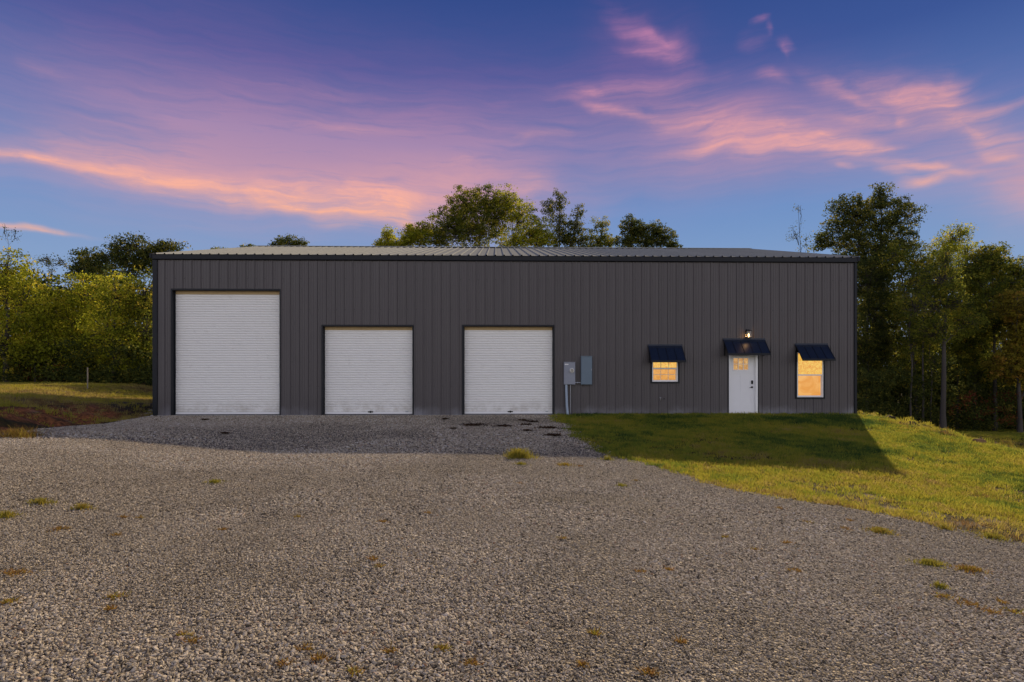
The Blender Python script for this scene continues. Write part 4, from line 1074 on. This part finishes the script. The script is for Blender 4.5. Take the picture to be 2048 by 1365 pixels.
# trees showing above the roof
tree('broadleaf_tree', 'small round dark crown above the left half of the roof', 578, 73, [(578, 485, 32, 15), (560, 492, 20, 10), (600, 490, 18, 10)], L_dark, 121, 28, 0.192, 0.504, seed=10)
tree('broadleaf_tree', 'tiny brownish crown peeping over the roof ridge at left', 500, 75, [(500, 496, 17, 7), (440, 501, 20, 3)], L_mid, 54, 26, 0.192, 0.420, seed=11)
tree('broadleaf_tree', 'bright slender tree at the left end of the group above the roof', 772, 69, [(777, 478, 14, 26), (760, 492, 15, 12), (790, 492, 12, 12)], L_yel, 192, 26, 0.173, 0.420, seed=12)
tree('broadleaf_tree', 'yellow-green tree left of the biggest crown above the roof', 828, 69, [(822, 472, 22, 24), (845, 468, 20, 26), (808, 488, 16, 14)], L_yel, 320, 26, 0.173, 0.420, seed=13)
tree('broadleaf_tree', 'biggest dark crown above the middle of the roof', 945, 71, [(925, 410, 38, 36), (972, 402, 34, 32), (895, 455, 42, 42), (950, 455, 50, 46), (870, 475, 26, 26), (1000, 430, 32, 42)], L_mid, 1255, 28, 0.183, 0.462, seed=14, trunk_r=.28)
tree('broadleaf_tree', 'lighter green crown on the right flank of the biggest tree above the roof', 1050, 70, [(1012, 400, 24, 30), (1040, 430, 32, 34), (1070, 465, 34, 34), (1030, 480, 40, 25), (1085, 480, 24, 26)], L_yel, 623, 28, 0.173, 0.462, seed=15)
tree('poplar_tree', 'slender airy tree with the highest spire right of the big crown', 1114, 73, [(1120, 400, 14, 28), (1100, 415, 16, 22), (1118, 445, 20, 32), (1110, 480, 18, 25), (1128, 480, 18, 24)], L_dark, 262, 24, 0.183, 0.420, seed=16)
tree('poplar_tree', 'second slender airy tree right of the highest spire', 1152, 73, [(1158, 425, 11, 20), (1150, 455, 17, 28), (1140, 485, 16, 22), (1165, 480, 18, 24)], L_dark, 202, 24, 0.183, 0.420, seed=17)
tree('poplar_tree', 'thin pointed tree between the airy trees and the dark round pair', 1196, 73, [(1190, 455, 11, 24), (1205, 470, 13, 24), (1185, 487, 18, 18), (1225, 485, 12, 18), (1215, 488, 24, 18), (1205, 450, 12, 18)], L_mid, 202, 24, 0.173, 0.403, seed=18)
tree('broadleaf_tree', 'left of the dark round pair above the roof', 1262, 72, [(1262, 455, 22, 26), (1280, 465, 20, 24), (1255, 485, 24, 20)], L_dark, 320, 28, 0.183, 0.420, seed=19)
tree('broadleaf_tree', 'right of the dark round pair above the roof', 1312, 72, [(1312, 462, 20, 22), (1330, 478, 22, 20), (1300, 487, 24, 16), (1348, 492, 14, 8)], L_dark, 282, 28, 0.183, 0.420, seed=20)
# right woods
tree('oak_tree', 'tallest dark tree right of the building', 1762, 58, [(1760, 392, 26, 30), (1695, 425, 40, 38), (1745, 440, 46, 42), (1800, 430, 38, 36), (1668, 465, 34, 30), (1720, 490, 50, 38), (1790, 490, 48, 38), (1640, 488, 24, 14), (1750, 540, 55, 40), (1770, 590, 50, 40)], L_dark, 1319, 31, 0.183, 0.487, seed=21, trunk_r=.30)
tree('oak_tree', 'dark tree close behind the right corner of the building', 1735, 54, [(1735, 560, 42, 45), (1745, 620, 45, 45), (1725, 690, 45, 50), (1765, 690, 40, 45), (1740, 760, 50, 40)], L_dark, 864, 31, 0.173, 0.487, seed=22)
tree('grey_trunk_tree', 'tree with one straight pale grey trunk at right', 1886, 46, [(1878, 560, 42, 44), (1930, 640, 40, 34), (1850, 610, 42, 38), (1905, 600, 40, 40), (1895, 520, 28, 28), (1870, 660, 45, 28)], L_mid, 481, 26, 0.153, 0.462, seed=23, trunk_r=.22, limbs=1.6)
tree('broadleaf_tree', 'sparse yellowing tree with thin top twigs at right', 1915, 56, [(1905, 480, 30, 26), (1880, 505, 34, 28), (1935, 505, 24, 24), (1900, 545, 44, 36), (1920, 460, 22, 14)], L_yel, 388, 21, 0.164, 0.504, seed=24, limbs=1.5)
tree('broadleaf_tree', 'autumn gold tree at the right edge of the picture', 1990, 50, [(1985, 530, 32, 26), (2015, 560, 40, 34), (1970, 575, 36, 34), (2050, 620, 40, 40), (2000, 640, 46, 40), (1960, 530, 30, 26), (2030, 590, 36, 34), (1985, 512, 30, 26), (2040, 545, 34, 34), (1940, 560, 30, 30)], L_mid, 1090, 31, 0.164, 0.462, seed=25)
tree('broadleaf_tree', 'low orange-brown tree cut by the right edge of the picture', 2040, 46, [(2045, 680, 36, 40), (2080, 640, 50, 50), (2020, 730, 40, 40), (2070, 740, 50, 40), (2030, 610, 34, 34)], L_gold, 869, 31, 0.164, 0.462, seed=26)
tree('broadleaf_tree', 'dull green tree between the pale trunk and the gold tree', 1950, 52, [(1950, 610, 38, 38), (1940, 680, 42, 42), (1965, 740, 42, 36)], L_mid, 627, 31, 0.164, 0.462, seed=27)
tree('broadleaf_tree', 'dark leafy tree just left of the pale trunk', 1835, 52, [(1830, 560, 34, 36), (1815, 620, 38, 40), (1840, 690, 38, 40), (1810, 750, 40, 34), (1860, 640, 44, 40), (1790, 520, 34, 34), (1850, 520, 30, 30)], L_mid, 688, 31, 0.164, 0.462, seed=28)
tree('bare_sapling', 'slender sapling with a few loose leaves left of the tallest tree', 1603, 52, [(1600, 415, 10, 8), (1602, 440, 5, 20), (1590, 470, 15, 20), (1612, 480, 14, 14), (1604, 498, 16, 10)], L_dark, 30, 11, 0.111, .5, trunk_r=.07, seed=29, limbs=1, bark=Mbark2)
# slim trunks standing in the right woods
slim = tree('slim_tree', 'slim dark trunk in the right woods behind the front trees', 1800, 58, [(1800, 640, 22, 40), (1795, 700, 22, 30)], L_mid, 70, 20, .17, .5, trunk_r=.10, seed=30, group='slim trunks standing in the right woods', limbs=1)
for i, px_ in enumerate([1725, 1752, 1775, 1822, 1846, 1862, 1915, 1928, 1962, 1985, 2010, 2035]):
    dp_ = random.uniform(48, 66); p = at(px_, 0, dp_)
    copy_tree(slim, (p[0], p[1], float(hgt(p[0], p[1]))), random.uniform(0, 6.28), random.uniform(.75, 1.1), 'slim dark trunk in the right woods behind the front trees', 'slim trunks standing in the right woods')
sliml = tree('slim_tree', 'slim trunk in the shade under the left woods', 110, 42, [(112, 660, 24, 26), (105, 700, 24, 22)], L_yel, 70, 20, .16, .5, trunk_r=.07, seed=31, group='slim trunks standing under the left woods', limbs=1)
for i, px_ in enumerate([18, 45, 70, 130, 148, 190, 205, 240, 262, 282]):
    dp_ = random.uniform(40, 48); p = at(px_, 0, dp_)
    copy_tree(sliml, (p[0], p[1], float(hgt(p[0], p[1]))), random.uniform(0, 6.28), random.uniform(.8, 1.05), 'slim trunk in the shade under the left woods', 'slim trunks standing under the left woods')

# dense far woods and undergrowth as masses
def mass(name, label, specs, lm, seed, leaf=.28, n_per=26, spread=.8):
    r_ = np.random.default_rng(seed); C = []
    for (p0, p1, d0, d1, ytop0, ytop1, ybot, n_) in specs:
        px_ = r_.uniform(p0, p1, n_); dp_ = r_.uniform(d0, d1, n_)
        yt = np.interp(px_, [p0, p1], [ytop0, ytop1])+(vnoise(px_, px_*0, 1/38., seed)-.5)*70
        py_ = yt+(ybot-yt)*r_.random(n_)**.9
        for a, b_, c_ in zip(px_, py_, dp_):
            q_ = at(a, b_, c_); g_ = float(hgt(q_[0], q_[1]))
            if q_[2] < g_+.2: q_[2] = g_+r_.uniform(.1, .8)
            C.append(q_)
    C = np.array(C)
    V, T = leaf_quads(C, n_per, spread, leaf, r_, np.clip(.45+r_.normal(size=len(C))*.25, 0, 1))
    return tag(link(name, quad_mesh(name, V, T, [lm])), label, kind='stuff')
mass('far_woods', 'dense woods massed behind the front trees', [(-260, 345, 48, 58, 560, 560, 790, 2300), (1690, 2350, 62, 76, 560, 590, 860, 3000), (1700, 2250, 54, 62, 690, 700, 862, 1300), (345, 1700, 76, 88, 590, 590, 760, 700)], L_dark, 61, .34, 24, .95)
mass('undergrowth', 'dark undergrowth at the foot of the woods', [(-200, 320, 39.5, 45, 690, 700, 792, 1500), (1715, 2250, 47, 56, 730, 740, 862, 1700)], L_dark, 62, .17, 26, .6)
mass('red_undergrowth', 'reddish autumn leaves low in the woods', [(-40, 120, 40, 43, 715, 725, 770, 60), (1880, 2048, 45, 50, 800, 800, 850, 40)], leaf_mat('leaf_rust', [(0, (.10, .03, .02)), (.5, (.20, .06, .03)), (1, (.28, .14, .04))]), 63, .14, 22, .55)
